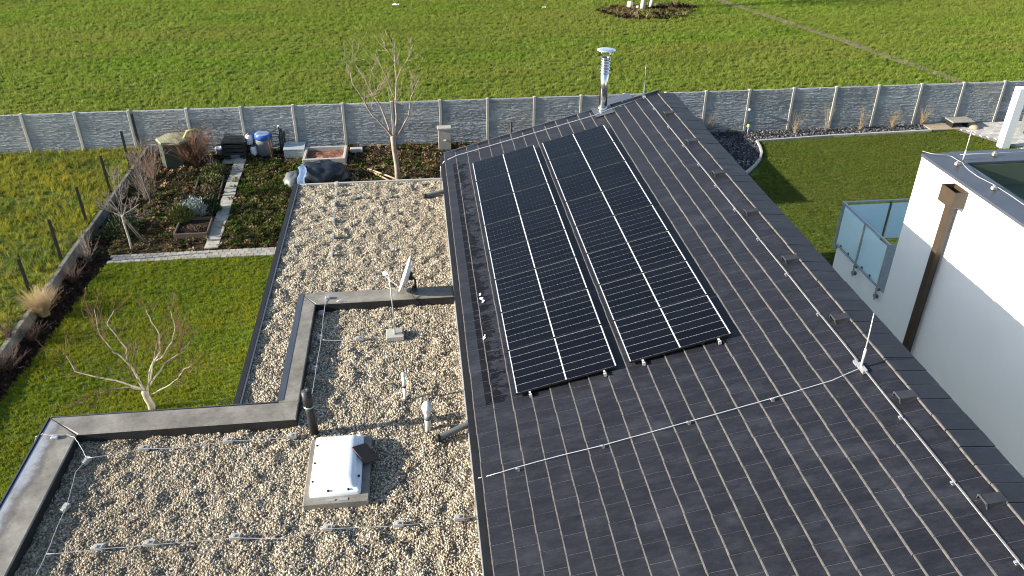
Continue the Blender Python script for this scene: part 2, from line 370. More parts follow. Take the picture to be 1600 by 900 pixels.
def sheet(name, poly, z, mat, step=None, amp=0, freq=1.0, kind='structure'):
    """a ground sheet; with step it is a fine grid clipped to the polygon and gently uneven"""
    bm = bmesh.new()
    if step is None:
        bm.faces.new([bm.verts.new((x, y, z)) for x, y in poly])
    else:
        xs = [p[0] for p in poly]; ys = [p[1] for p in poly]
        nx = max(2, int((max(xs)-min(xs))/step)); ny = max(2, int((max(ys)-min(ys))/step))
        g = [[bm.verts.new((min(xs)+(max(xs)-min(xs))*i/nx, min(ys)+(max(ys)-min(ys))*j/ny, z)) for i in range(nx+1)] for j in range(ny+1)]
        for j in range(ny):
            for i in range(nx): bm.faces.new((g[j][i], g[j][i+1], g[j+1][i+1], g[j+1][i]))
        n = len(poly)
        for i in range(n):
            a, b = Vector((*poly[i], 0)), Vector((*poly[(i+1) % n], 0)); d = b-a
            no = Vector((d.y, -d.x, 0)).normalized()
            geo = bm.verts[:]+bm.edges[:]+bm.faces[:]
            bmesh.ops.bisect_plane(bm, geom=geo, plane_co=a, plane_no=no, clear_outer=True)
        if amp:
            for v in bm.verts: v.co.z += amp*(noise.noise(Vector((v.co.x*freq, v.co.y*freq, 3.1)))+.5*noise.noise(Vector((v.co.x*freq*2.7, v.co.y*freq*2.7, 9))))
    me = bpy.data.meshes.new(name); bm.to_mesh(me); bm.free(); me.materials.append(M[mat])
    if step: me.polygons.foreach_set('use_smooth', [True]*len(me.polygons))
    o = put(name, me)
    o['kind'] = kind
    return o

# instances over a surface: the surface keeps its own faces, the small pieces are real geometry
def scatter(o, pieces, seed=0):
    """pieces: list of (source object, per square metre, scale min, scale max, patch noise scale or None, tilt)"""
    g = bpy.data.node_groups.new('scatter_'+o.name, 'GeometryNodeTree')
    g.interface.new_socket('Geometry', in_out='INPUT', socket_type='NodeSocketGeometry'); g.interface.new_socket('Geometry', in_out='OUTPUT', socket_type='NodeSocketGeometry')
    N = g.nodes; L = g.links
    i = N.new('NodeGroupInput'); out = N.new('NodeGroupOutput'); j = N.new('GeometryNodeJoinGeometry')
    L.new(i.outputs[0], j.inputs[0])
    for q, (src, den, s0, s1, patch, tilt) in enumerate(pieces):
        d = N.new('GeometryNodeDistributePointsOnFaces'); d.inputs['Density'].default_value = den; d.inputs['Seed'].default_value = seed+q*17
        L.new(i.outputs[0], d.inputs['Mesh'])
        ps = N.new('GeometryNodeInputPosition')
        if patch:
            nz = N.new('ShaderNodeTexNoise'); L.new(ps.outputs[0], nz.inputs['Vector']); nz.inputs['Scale'].default_value = patch[0]; nz.inputs['Detail'].default_value = 3
            mr = N.new('ShaderNodeMapRange'); L.new(nz.outputs[0], mr.inputs[0])
            mr.inputs[1].default_value = patch[1]; mr.inputs[2].default_value = patch[2]; mr.inputs[3].default_value = patch[3]; mr.inputs[4].default_value = 1
            ml = N.new('ShaderNodeMath'); ml.operation = 'MULTIPLY'; L.new(mr.outputs[0], ml.inputs[0]); ml.inputs[1].default_value = den
            L.new(ml.outputs[0], d.inputs['Density'])
        oi = N.new('GeometryNodeObjectInfo'); oi.inputs[0].default_value = src; oi.inputs['As Instance'].default_value = True
        rv = N.new('FunctionNodeRandomValue'); rv.data_type = 'FLOAT_VECTOR'
        rv.inputs[0].default_value = (-tilt, -tilt, 0); rv.inputs[1].default_value = (tilt, tilt, 6.283); rv.inputs['Seed'].default_value = seed+5+q
        rs = N.new('FunctionNodeRandomValue'); rs.data_type = 'FLOAT'; rs.inputs[2].default_value = s0; rs.inputs[3].default_value = s1; rs.inputs['Seed'].default_value = seed+9+q
        ip = N.new('GeometryNodeInstanceOnPoints')
        L.new(d.outputs['Points'], ip.inputs['Points']); L.new(oi.outputs['Geometry'], ip.inputs['Instance'])
        L.new(rv.outputs[0], ip.inputs['Rotation']); L.new(rs.outputs[1], ip.inputs['Scale'])
        L.new(ip.outputs[0], j.inputs[0])
    L.new(j.outputs[0], out.inputs[0])
    md = o.modifiers.new('scatter', 'NODES'); md.node_group = g

def tuft(name, mat, n, h, spread, width, lean, seed):
    r = random.Random(seed); mb = MB()
    for _ in range(n):
        a = r.uniform(0, 6.283); b = r.uniform(0, 6.283); rad = spread*math.sqrt(r.random())
        p = Vector((rad*math.cos(a), rad*math.sin(a), -.01)); hh = h*r.uniform(.55, 1.1)
        d = Vector((math.cos(b), math.sin(b), 0)); s = Vector((-d.y, d.x, 0))*width/2; l = lean*r.uniform(.3, 1.2)*hh
        q = p+d*l*.35+Vector((0, 0, hh*.6)); t = p+d*l+Vector((0, 0, hh))
        mb.add([p-s, p+s, q+s*.8, q-s*.8, t], [(0, 1, 2, 3), (3, 2, 4)])
    me = mb.mesh(name, mat); return bpy.data.objects.new(name, me)      # only a source for instances, never linked
def leafpiece(name, mat, size, seed):
    r = random.Random(seed); mb = MB()
    for _ in range(4):
        c = Vector((r.uniform(-1, 1), r.uniform(-1, 1), r.uniform(.0, .5)))*size*1.3; a = r.uniform(0, 6.28)
        u = Vector((math.cos(a), math.sin(a), r.uniform(-.5, .5)))*size; v = Vector((-math.sin(a), math.cos(a), r.uniform(-.5, .5)))*size*.5
        mb.add([c-u, c+v+Vector((0, 0, size*.3)), c+u, c-v], [(0, 3, 2, 1)][:1]+[])
    return bpy.data.objects.new(name, mb.mesh(name, mat))
def stone(name, mat, r, flat, seed):
    bm = bmesh.new(); bmesh.ops.create_icosphere(bm, subdivisions=1, radius=r); rr = random.Random(seed)
    for v in bm.verts: v.co *= rr.uniform(.75, 1.2); v.co.z *= flat; v.co.x *= 1.2
    me = bpy.data.meshes.new(name); bm.to_mesh(me); bm.free(); me.materials.append(M[mat])
    me.polygons.foreach_set('use_smooth', [True]*len(me.polygons))
    return bpy.data.objects.new(name, me)

# ================================================================== the ground
sheet('ground', [(-400, -60), (400, -60), (400, 700), (-400, 700)], -.02, 'field_soil')
FENCE_Y = 31.9
fld = sheet('field', [(-55, FENCE_Y+.1), (62, FENCE_Y+.1), (62, 70), (-55, 70)], .0, 'field_soil', .5, .05, .35)
fb = [tuft('field_tuft', 'field_blade', 16, .13, .09, .02, 1.0, s) for s in (1, 2)]
scatter(fld, [(fb[0], 30, .7, 1.5, (.5, .36, .6, .45), .25), (fb[1], 22, .5, 1.2, (.15, .3, .6, .5), .3)], 3)

# ================================================================== the house
A = R(14.848); CA, SA, TA = math.cos(A), math.sin(A), math.tan(A)
XE, ZE, XR, YF, YN = .575, 4.125, 6.535, 20.37, 2.6
def rp(x, y, h=0): return Vector((x-SA*h, y, ZE+(x-XE)*TA+CA*h))      # a point on the roof slope, h metres off it
RM = Matrix(((CA, 0, -SA), (0, 1, 0), (SA, 0, CA)))                      # axes: up the slope, along the ridge, out of the roof
GZ = 3.2
COURSE = .294                                                # tile gauge, measured flat
house = thing('house', (0, 11, 0), 'detached house with dark tiled single-pitch roof and a lower gravel flat roof', 'house')
b = MB(); b.box((3.6, (3+20.05)/2, 2.0), (5.5, 17.05, 4.0)); b.prism([(.85, 3), (6.35, 3), (6.35, 20.05), (.85, 20.05)], 3.9, 4.0)
# gable wedge under the slope
b.add([(.85, 3, 4.003), (6.35, 3, 4.003), (6.35, 3, 5.45), (.85, 20.05, 4.003), (6.35, 20.05, 4.003), (6.35, 20.05, 5.45)], [(0, 1, 2), (3, 5, 4), (1, 4, 5, 2), (0, 2, 5, 3)])
b.build('wall', 'render_white', house)
b = MB(); b.box((-2.92, 7.14, 1.55), (6.9, 8.28, 3.1)); b.box((-1.38, 15.98, 1.55), (3.95, 9.38, 3.1)); b.build('wall', 'render_white', house)
# roof deck, verge boards, gutter
b = MB()
d0, d1 = -.16, -.002
vs = [rp(x, y, h) for h in (d0, d1) for y in (YN, YF-.02) for x in (XE+.02, XE+19*COURSE+.06)]
b.add(vs, [(0, 2, 3, 1), (4, 5, 7, 6), (0, 1, 5, 4), (2, 6, 7, 3), (0, 4, 6, 2), (1, 3, 7, 5)])
roof = b.build('roof', 'black_metal', house)
b = MB(); b.box((.52, (YN+YF)/2, 4.055), (.11, YF-YN, .07)); b.build('gutter', 'black_metal', house)
b = MB(); b.box((.66, (3+20.3)/2, 3.6), (.22, 17.3, .82)); b.build('fascia', 'black_metal', house)
b = MB(); b.box((.505, (2.9+20.65)/2, GZ+.02), (.028, 17.7, .09)); b.build('edge_flashing', 'alu', house)

# tiles: twenty courses, each piece its own slab lifted at its lower edge
def tile_mesh(L, wd, seed):
    r = random.Random(seed); mb = MB(); j = lambda a: r.uniform(-a, a)
    def P(u, v, h): return (u, v, h)
    W = wd/2-(.0045 if L > .4 else .0004); Lh = L
    z0, z1 = .022, .049
    pts = [P(0+j(.002), -W, z0), P(0+j(.002), W, z0), P(Lh, W, .001), P(Lh, -W, .001),
           P(.004+j(.002), -W, z1-.003+j(.0015)), P(.004+j(.002), W, z1-.003+j(.0015)), P(Lh, W, .022), P(Lh, -W, .022)]
    mb.add(pts, [(0, 1, 2, 3)], 0); q = [P(.018+j(.004), -W, z1-.0018), P(.018+j(.004), W-.009, z1-.0018), P(Lh, W-.009, .022)]; mb.add([q[0], pts[7], q[2], q[1]], [(0, 3, 2, 1)], 0); mb.add([pts[4], q[0], q[1], pts[5]], [(0, 3, 2, 1)], 1); mb.add([q[1], q[2], pts[6], pts[5]], [(0, 3, 2, 1)], 2); mb.add(pts, [(4, 5, 1, 0)], 1)
    mb.add(pts, [(5, 6, 2, 1), (6, 7, 3, 2), (7, 4, 0, 3)], 0)
    return mb
tm = {}
slope_step = COURSE/CA
for k in range(3):
    me = tile_mesh(slope_step+.04, .30, k).mesh('roof_tile', ['tile', 'tile_edge', 'tile_side']); tm[0, k] = me
    me = tile_mesh(.47, .30, 30+k).mesh('roof_tile', ['tile', 'tile_edge', 'tile_side']); tm[1, k] = me
spots = []
for k in range(20):
    x = XE + k*COURSE
    y = YN + .15*(k % 2) + rnd.uniform(-.01, .01) + .15
    while y < YF-.1:
        last = 1 if k == 19 else 0
        spots.append((x, y, last, rnd.randrange(3), rnd.uniform(-.004, .004), rnd.uniform(-.001, .0016), rnd.uniform(-.005, .005))); y += .301
def frame_px(p):
    d = Vector(p)-CAM; z = d.dot(fw); return 800+F*d.dot(rt)/z, 450+F*d.dot(dn)/z, z
def hid(x, y):                                               # under the two rows of modules
    return 9.9 < y < 18.9 and 1.25 < x < 4.5
def rank(s):
    px, py, z = frame_px(rp(s[0]+.15, s[1])); inside = -10 < px < 1610 and -10 < py < 910
    return (0 if inside and not hid(s[0]+.15, s[1]) else 1, z)
spots.sort(key=rank)
def tile_mw(x, y, last, du, dh, ry):                         # the last course is the flat ridge capping
    mw = (Matrix.Rotation(R(2), 4, 'Y') if last else RM.to_4x4()) @ Matrix.Rotation(ry*(3 if last else 1), 4, 'Z')
    mw.translation = rp(x, y, dh*(2.5 if last else 1)+(.018 if last else 0))+RM @ Vector((du, 0, 0)); return mw
for s in spots[:300]:
    x, y, last, v, du, dh, ry = s
    o = bpy.data.objects.new('roof_tile', tm[last, v]); C.objects.link(o); o.parent = roof
    o.matrix_parent_inverse = Matrix.Translation(-house.location) @ Matrix.Identity(4) if False else Matrix.Identity(4)
    o.matrix_basis = tile_mw(x, y, last, du, dh, ry)
rest = MB(); shade = []
for s in spots[300:]:
    x, y, last, v, du, dh, ry = s
    src = tm[last, v]; mw = tile_mw(x, y, last, du, dh, ry)
    q = rnd.random()
    for p in src.polygons: rest.f.append([i+len(rest.v) for i in p.vertices]); rest.mi.append(p.material_index); rest.sm.append(False); shade.append(q)
    rest.v += [tuple(mw @ vv.co) for vv in src.vertices]
me = rest.mesh('roof_tile', ['tile', 'tile_edge', 'tile_side'])
at = me.attributes.new('shade', 'FLOAT', 'FACE'); at.data.foreach_set('value', shade)
o = bpy.data.objects.new('roof_tile', me); C.objects.link(o); o.parent = roof; o['kind'] = 'stuff'
# verge trim at the far gable and ridge flashing on the high side
b = MB(); vs = [rp(x, y, h) for h in (-.2, .052) for y in (YF-.017, YF+.013) for x in (XE, XE+19*COURSE+.1)]
b.add(vs, [(0, 2, 3, 1), (4, 5, 7, 6), (0, 1, 5, 4), (2, 6, 7, 3), (0, 4, 6, 2), (1, 3, 7, 5)]); b.build('verge_board', 'dark_cap', roof)
b = MB(); vs = [rp(x, y, h) for h in (-.42, -.122) for y in (YN, YF-.02) for x in (XR+.03, XR+.05)]
b.add(vs, [(0, 2, 3, 1), (4, 5, 7, 6), (0, 1, 5, 4), (2, 6, 7, 3), (0, 4, 6, 2), (1, 3, 7, 5)]); b.build('ridge_flashing', 'dark_cap', roof)
b = MB(); vs = [rp(x, y, h) for h in (-.1, -.02) for y in (YF+.016, YF+.62) for x in (4.9, 5.6)]
b.add(vs, [(0, 2, 3, 1), (4, 5, 7, 6), (0, 1, 5, 4), (2, 6, 7, 3), (0, 4, 6, 2), (1, 3, 7, 5)]); b.build('canopy_sheet', 'dark_cap', roof)

# flat roofs, edges and parapets
b = MB(); b.box((-2.92, 7.1, GZ-.075), (6.96, 8.4, .05)); b.build('flat_roof_deck', 'black_metal', house)
b = MB(); b.box((-1.40, 16.1, GZ-.08), (3.95, 9.5, .05)); b.build('flat_roof_deck', 'black_metal', house)
b = MB(); b.box((-3.445, 16.1, GZ-.03), (.1, 9.6, .16)); b.build('roof_edge', 'black_metal', house)
b = MB(); b.box((-3.37, 16.1, GZ+.0), (.03, 9.55, .1)); b.build('roof_edge', 'dark_cap', house)
b = MB(); b.box((-1.42, 20.86, GZ-.02), (3.93, .06, .12)); b.build('roof_edge', 'pale_concrete', house)
PZ = 3.39
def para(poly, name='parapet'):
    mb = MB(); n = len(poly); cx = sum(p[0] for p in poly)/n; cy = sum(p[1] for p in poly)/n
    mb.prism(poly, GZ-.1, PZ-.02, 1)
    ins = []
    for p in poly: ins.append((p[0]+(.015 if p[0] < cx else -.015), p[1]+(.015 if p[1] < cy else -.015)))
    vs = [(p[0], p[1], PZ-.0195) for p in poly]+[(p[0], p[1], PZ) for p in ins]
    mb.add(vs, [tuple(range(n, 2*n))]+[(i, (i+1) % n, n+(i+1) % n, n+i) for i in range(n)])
    return mb.build(name, ['parapet', 'membrane_dark_shade'], house)
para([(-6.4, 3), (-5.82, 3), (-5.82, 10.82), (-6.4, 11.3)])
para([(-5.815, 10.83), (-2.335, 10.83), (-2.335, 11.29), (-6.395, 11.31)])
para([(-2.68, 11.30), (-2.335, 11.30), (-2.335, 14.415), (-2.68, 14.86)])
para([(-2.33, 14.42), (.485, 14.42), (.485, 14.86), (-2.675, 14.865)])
b = MB(); b.box((-6.415, 7.15, PZ-.05), (.022, 8.34, .13)); b.box((-4.4, 11.325, PZ-.06), (3.98, .02, .11)); b.box((-2.655, 13.1, PZ-.052), (.11, 3.52, .116)); b.build('parapet_trim', 'dark_cap', house)

# gravel on the flat roofs
pb = [stone('pebble', 'pebble', .0142, .72, s) for s in range(3)]
def gravel(poly, seed):
    o = sheet('gravel', poly, GZ, 'gravel_bed', .05, .055, 3.6, 'stuff')
    scatter(o, [(pb[0], 950, .6, 1.5, (1.6, .35, .55, .3), .7), (pb[1], 760, .5, 1.25, (4, .35, .55, .3), .7), (pb[2], 450, .9, 1.8, (2.6, .35, .6, .4), .7)], seed)
    return o
gravel([(-5.82, 3.0), (.49, 3.0), (.49, 10.84), (-5.82, 10.84)], 1)
gravel([(-2.335, 10.84), (.49, 10.84), (.49, 14.42), (-2.335, 14.42)], 40)
gravel([(-3.36, 14.86), (.49, 14.86), (.49, 20.83), (-3.36, 20.83)], 80)
gravel([(-3.36, 11.33), (-2.71, 11.33), (-2.71, 14.86), (-3.36, 14.86)], 120)

# ================================================================== solar modules
PW, PP, PH, GAP, T = 1.6123, 9.21/8, 1.136, .1896, .032
ux0 = Vector((1.2131, 9.7758, 12.3-7.8715))                              # lower near corner of the left row, top face
def pl(u, v, h=0): return ux0 + Vector((CA, 0, SA))*u + Vector((0, v, 0)) + Vector((-SA, 0, CA))*h
def local(mb_verts): return mb_verts
fr = MB(); rim = .011
for (c, d) in (((rim/2, PH/2, -T/2), (rim, PH, T)), ((PW-rim/2, PH/2, -T/2), (rim, PH, T)), ((PW/2, rim/2, -T/2), (PW-2*rim-.001, rim, T)), ((PW/2, PH-rim/2, -T/2), (PW-2*rim-.001, rim, T))): fr.box(c, d)
fr_me = fr.mesh('frame', 'panel_frame')
bs = MB(); bs.box((PW/2, PH/2, -.009), (PW-2*rim-.001, PH-2*rim-.001, .006)); bs_me = bs.mesh('backsheet', 'backsheet')
mx, my, cg = .032, .016, .022
hw = (PW-2*mx-cg)/2; cp = hw/10; rpch = (PH-2*my)/6
st = MB(); ch = .004
for i in range(10):
    x0, x1 = i*cp+.0004, (i+1)*cp-.0004; y0, y1 = .003, rpch-.003
    if i % 2 == 0: poly = [(x0+ch, y0), (x1, y0), (x1, y1), (x0+ch, y1), (x0, y1-ch), (x0, y0+ch)]
    else: poly = [(x0, y0), (x1-ch, y0), (x1, y0+ch), (x1, y1-ch), (x1-ch, y1), (x0, y1)]
    st.prism(poly, -.0045, -.003)
st_me = st.mesh('cell_string', 'cell')
sun_row = ['nearest', 'second nearest', 'third nearest', 'fourth nearest', 'fifth nearest', 'sixth nearest', 'second farthest', 'farthest']
for col_ in range(2):
    for k in range(8):
        base = pl(col_*(PW+GAP), k*PP+.008)
        o = bpy.data.objects.new('solar_panel', None); C.objects.link(o); o.empty_display_size = .2
        mw = RM.to_4x4() @ Matrix.Rotation(rnd.uniform(-.0015, .0015), 4, 'X') @ Matrix.Rotation(rnd.uniform(-.0012, .0012), 4, 'Y'); mw.translation = base + Vector((0, 0, rnd.uniform(-.001, .001))); o.matrix_world = mw
        tag(o, 'black framed solar panel, %s in the %s row' % (sun_row[k], 'row beside the gravel roof, left' if col_ == 0 else 'row towards the ridge, right'), 'solar panel', 'solar panels in two rows on the tiled roof')
        o['label'] = 'dark solar panel, %s the camera in the %s' % (sun_row[k]+(' to' if k < 6 else ' from'), 'row on the gravel side' if col_ == 0 else 'row on the ridge side')
        for nm, me_ in (('frame', fr_me), ('backsheet', bs_me)):
            c = bpy.data.objects.new(nm, me_); C.objects.link(c); c.parent = o
        for h2 in range(2):
            for r6 in range(6):
                c = bpy.data.objects.new('cell_string', st_me); C.objects.link(c); c.parent = o
                c.location = (mx+h2*(hw+cg), my+r6*rpch, 0)
# rails under the modules
for i, (u, nm) in enumerate(((.22, 'outermost on the gutter side'), (1.40, 'inner one of the left row'), (2.01, 'inner one of the right row'), (3.20, 'outermost on the ridge side'))):
    t = thing('mounting_rail', pl(u, 0, -.06), 'silver ended rail under the solar panels, %s' % nm, 'rail', 'mounting rails under the solar panels')
    b = MB(); c = (pl(u, -.06, -T-.022)+pl(u, 9.27, -T-.022))/2; b.box(c, (.04, 9.33, .04), RM); b.build('rail_bar', 'panel_frame', t)
    b = MB(); b.box(pl(u, -.066, -T-.018), (.045, .025, .055), RM); b.box(pl(u, -.02, -T+.006), (.03, .045, .02), RM); b.build('end_clamp', 'alu', t)
    for k in range(8):
        b = MB(); b.box(pl(u, .25+k*1.22, -.085), (.05, .05, .07), RM); b.build('roof_hook', 'black_metal', t)

# ================================================================== on the tiled roof
# chimney
CX, CY = 4.73, 20.16; cz = rp(CX, CY).z
t = thing('chimney', (CX, CY, cz), 'shiny steel flue pipe with a flat round rain cap at the far roof edge', 'chimney')
b = MB(); b.lathe((CX, CY, cz), [(.105, -.05), (.105, 1.36)], 24); b.build('flue_pipe', 'steel', t)
b = MB(); b.lathe((CX, CY, cz), [(.13, -.06), (.13, .1), (.118, .13), (.106, .14)], 24); b.build('base_collar', 'steel', t)
for k, z in enumerate((1.02, 1.1, 1.17, 1.25, 1.33)):
    b = MB(); b.lathe((CX, CY, cz), [(.106, z-.022), (.124, z-.014), (.124, z+.014), (.106, z+.022)], 24); b.build('ring', 'steel', t)
b = MB(); b.lathe((CX, CY, cz), [(.108, 1.36), (.125, 1.375), (.125, 1.41), (.1, 1.41), (.1, 1.37)], 24, cap=False); b.build('flue_collar', 'steel', t)
b = MB(); b.lathe((CX, CY, cz), [(.098, 1.28), (.098, 1.385)], 20); b.build('flue_mouth', 'black_metal', t)
b = MB()
for k in range(4):
    a = .6+k*math.pi/2; p = Vector((CX+.12*math.cos(a), CY+.12*math.sin(a), cz+1.38)); q = Vector((CX+.17*math.cos(a), CY+.17*math.sin(a), cz+1.6)); b.tube([p, q], .012, 5)
b.build('cap_stay', 'steel', t)
b = MB(); b.lathe((CX, CY, cz), [(.235, 1.59), (.237, 1.597), (.12, 1.612), (.01, 1.618)], 28); b.build('rain_cap', 'cap_steel', t)
b = MB(); b.box(rp(CX, CY-.1, .055), (.5, .62, .008), RM); b.build('flashing', 'dark_cap', t)

# hooded vent tiles below the ridge
for i, y in enumerate((18.69, 16.81, 14.99, 13.17, 11.35, 9.53, 7.68, 5.85)):
    x = 5.95
    t = thing('roof_vent', rp(x, y, .04), '%s hooded vent tile along the ridge, counted from the chimney end' % ORD[i], 'roof vent', 'roof vents in a line below the ridge')
    mb = MB()
    P = lambda u, v, h: rp(x+u*CA, y+v, h)
    def shell(x0, x1, w0, w1, h0, h1): 
        return [P(x0, -w0, .03), P(x0, w0, .03), P(x0, w0*.8, h0), P(x0, -w0*.8, h0), P(x1, -w1, .03), P(x1, w1, .03), P(x1, w1*.8, h1), P(x1, -w1*.8, h1)]
    mb.add(shell(.0, .25, .095, .085, .112, .07), [(0, 4, 7, 3), (1, 2, 6, 5), (3, 7, 6, 2), (4, 5, 6, 7)])
    mb.build('hood', 'vent_hood', t)
    mb = MB(); v = shell(-.004, .015, .098, .096, .117, .115)
    q = [P(-.004, -.087, .04), P(-.004, .087, .04), P(-.004, .07, .106), P(-.004, -.07, .106)]
    mb.add(v[:4]+q, [(0, 4, 5, 1), (1, 5, 6, 2), (2, 6, 7, 3), (3, 7, 4, 0)]); mb.add([a for a in v], [(3, 2, 6, 7), (0, 3, 7, 4), (1, 5, 6, 2)]); mb.build('mouth_rim', 'vent_rim', t)
    mb = MB(); mb.add([P(.03, -.092, .03), P(.03, .092, .03), P(.03, .074, .108), P(.03, -.074, .108)], [(0, 3, 2, 1)]); mb.build('mouth', 'black_metal', t)

# lightning protection on the tiled roof
def conductor(name, label, pts, rad, clamps=(), mat='alu', group='lightning conductor wires', cname='wire_clamp', up=None):
    t = thing(name, pts[0], label, 'wire', group)
    b = MB(); b.tube(pts, rad, 6); b.build('wire_run', mat, t)
    for c in clamps:
        c = Vector(c); b = MB(); b.box(c+Vector((0, 0, -.012)), (.035, .025, .045), RM); b.box(c+Vector((-.025, 0, .006)), (.028, .028, .02), RM); b.build(cname, 'zinc', t)
    return t
H = .08
rid = [rp(5.84, y, H+.004*math.sin(y*3)) for y in [2.7+.5*i for i in range(36)]]
conductor('conductor_wire', 'long metal conductor rod running the length of the ridge', rid, .0055, [rp(5.84, y, H-.02) for y in (5.06, 6.2, 7.35, 8.55, 9.75, 10.95, 12.2, 13.4, 14.5, 15.6, 16.7, 17.9, 19.2)], 'zinc')
def roofpx(px, py, h):
    d = fw+rt*((px-800)/F)+dn*((py-450)/F); n = Vector((-SA, 0, CA)); p0 = rp(XE, 0, h)
    return CAM+d*((p0-CAM).dot(n)/d.dot(n))
crs = [rp(5.84, 8.38, H)]+[roofpx(*q, H-.01) for q in ((1300, 595), (1208, 622), (1077, 658), (943, 695), (860, 716), (810, 730))]+[roofpx(775, 740, .07), roofpx(755, 745, .03), Vector((.51, 8.42, 4.07)), Vector((.475, 8.42, 3.95)), Vector((.47, 8.42, 3.3))]
crs2 = []
for i in range(len(crs)-1):
    for k in range(4): crs2.append(crs[i].lerp(crs[i+1], k/4)+Vector((0, .006*math.sin(i*1.3+k*.6), 0)))
crs2.append(crs[-1])
conductor('conductor_wire', 'thin bright wire crossing the tiles below the solar panels to the gutter', crs2, .006, [roofpx(*q, H-.015) for q in ((1208, 624), (1077, 660), (943, 697), (810, 733))])
far = [rp(5.84, 20.1, H), rp(4.9, 20.0, H-.01)]+[rp(4.5-.45*i, 19.86, H) for i in range(9)]+[rp(.56, 19.86, .02), Vector((.46, 19.86, 4.0)), Vector((.46, 19.8, 3.2))]
conductor('conductor_wire', 'thin wire along the far gable from the flue pipe to the gutter', far, .009, [rp(x, 19.86, H-.02) for x in (1.4, 2.5, 3.6)]+[rp(5.2, 20.03, H-.02)])
for (x, y, lab, lean) in ((5.83, 8.4, 'thin lightning rod standing on the ridge where the cross wire meets it', -.03), (5.82, 20.2, 'thin lightning rod at the far end of the ridge beside the flue pipe', -.01)):
    t = thing('lightning_rod', rp(x, y), lab, 'lightning rod', 'lightning rods on the ridge')
    p = rp(x, y, .05); b = MB(); b.tube([p, p+Vector((lean*.4, 0, .45)), p+Vector((lean, 0, .9))], [.009, .008, .005], 6); b.build('rod', 'alu', t)
    b = MB(); b.tube([p+Vector((0, 0, -.05)), p+Vector((lean*.3, 0, .33))], .016, 6); b.build('rod_sleeve', 'alu', t)
    b = MB(); b.box(p+Vector((0, -.02, .02)), (.07, .2, .05), RM); b.box(p+Vector((-.02, .1, .015)), (.05, .1, .04), RM); b.build('rod_clamp', 'zinc', t)
# pale droppings on the tiles left of the modules
for (x, y, n, lab) in ((.96, 12.84, 9, 'larger white splash on the dark tiles left of the solar panels'), (.9, 11.6, 4, 'smaller white splash on the dark tiles near the gutter')):
    r = random.Random(n); mb = MB()
    for _ in range(n):
        u, v = r.uniform(-.03, .03), r.uniform(-.16, .16)*(n/9); s = r.uniform(.012, .028)
        k = 7; mb.add([rp(x+u+s*math.cos(6.283*i/k)*r.uniform(.6, 1), y+v+1.6*s*math.sin(6.283*i/k)*r.uniform(.6, 1), .062) for i in range(k)]+[rp(x+u, y+v, .068)], [(i, (i+1) % k, k) for i in range(k)])
    tag(mb.build('white_splash', 'white_plastic'), lab, 'splash')

# ================================================================== on the gravel
# rooflight
SX0, SX1, SY0, SY1 = -2.05, -1.08, 8.92, 10.36; zb = GZ+.11
t = thing('skylight', ((SX0+SX1)/2, (SY0+SY1)/2, GZ), 'white domed skylight on a grey kerb in the gravel, brown plate on its side', 'skylight')
b = MB(); b.bevbox(((SX0+SX1)/2, (SY0+SY1)/2, GZ+.02), (SX1-SX0, SY1-SY0, .2), .012); b.build('kerb', 'parapet', t)
dx0, dx1, dy0, dy1 = SX0+.09, SX1-.12, SY0+.13, SY1-.03
mb = MB(); rings = []
N_ = 14
def ring(ins, z, bulge=0):
    x0, x1, y0, y1 = dx0+ins, dx1-ins, dy0+ins, dy1-ins; pts = []
    rc = .05+ins*.12
    for (cx, cy, a0) in ((x1-rc, y1-rc, 0), (x0+rc, y1-rc, 90), (x0+rc, y0+rc, 180), (x1-rc, y0+rc, 270)):
        for k in range(6): a = R(a0+18*k); pts.append((cx+rc*math.cos(a), cy+rc*math.sin(a), z))
    return pts
prof = [(0, zb-.005), (.0, zb+.07), (.012, zb+.083), (.055, zb+.094), (.068, zb+.10), (.082, zb+.135), (.105, zb+.16), (.14, zb+.176), (.19, zb+.186), (.28, zb+.192)]
for ins, z in prof: rings.append(ring(ins, z))
vs = [p for r_ in rings for p in r_]; n = 24; fs = []
for i in range(len(rings)-1):
    for k in range(n): j = (k+1) % n; fs.append((i*n+k, i*n+j, i*n+n+j, i*n+n+k))
fs.append(tuple(range((len(rings)-1)*n, len(rings)*n)))
mb.add(vs, fs, 0, True); mb.build('dome', 'dome', t)
for (x, y) in [(dx0+.035, dy0+.25+.4*k) for k in range(3)]+[(dx1-.035, dy0+.3), (dx0+.28, dy0+.035), (dx0+.58, dy0+.035), (dx0+.26, dy1-.035), (dx0+.56, dy1-.035)]:
    b = MB(); b.lathe((x, y, zb+.098), [(.018, -.01), (.018, .01), (.008, .016)], 10); b.build('screw_cap', 'black_metal', t)
b = MB(); p0, p1 = Vector((dx1-.06, dy1-.35, zb+.15)), Vector((SX1+.03, dy1-.62, zb+.035)); ax = (p1-p0); ln = ax.length; ax.normalize(); sd = Vector((0, 1, 0)); nr_ = ax.cross(sd).normalized()
sd = nr_.cross(ax); rm = Matrix((ax, sd, nr_)).transposed(); b.box((p0+p1)/2, (ln, .3, .02), rm); b.build('side_plate', 'brown_strip', t)
b = MB(); b.box((SX0+.42, SY0+.05, zb+.014), (.1, .03, .015)); b.box((SX0+.6, SY0+.055, zb+.013), (.12, .05, .012)); b.build('latch', 'zinc', t)

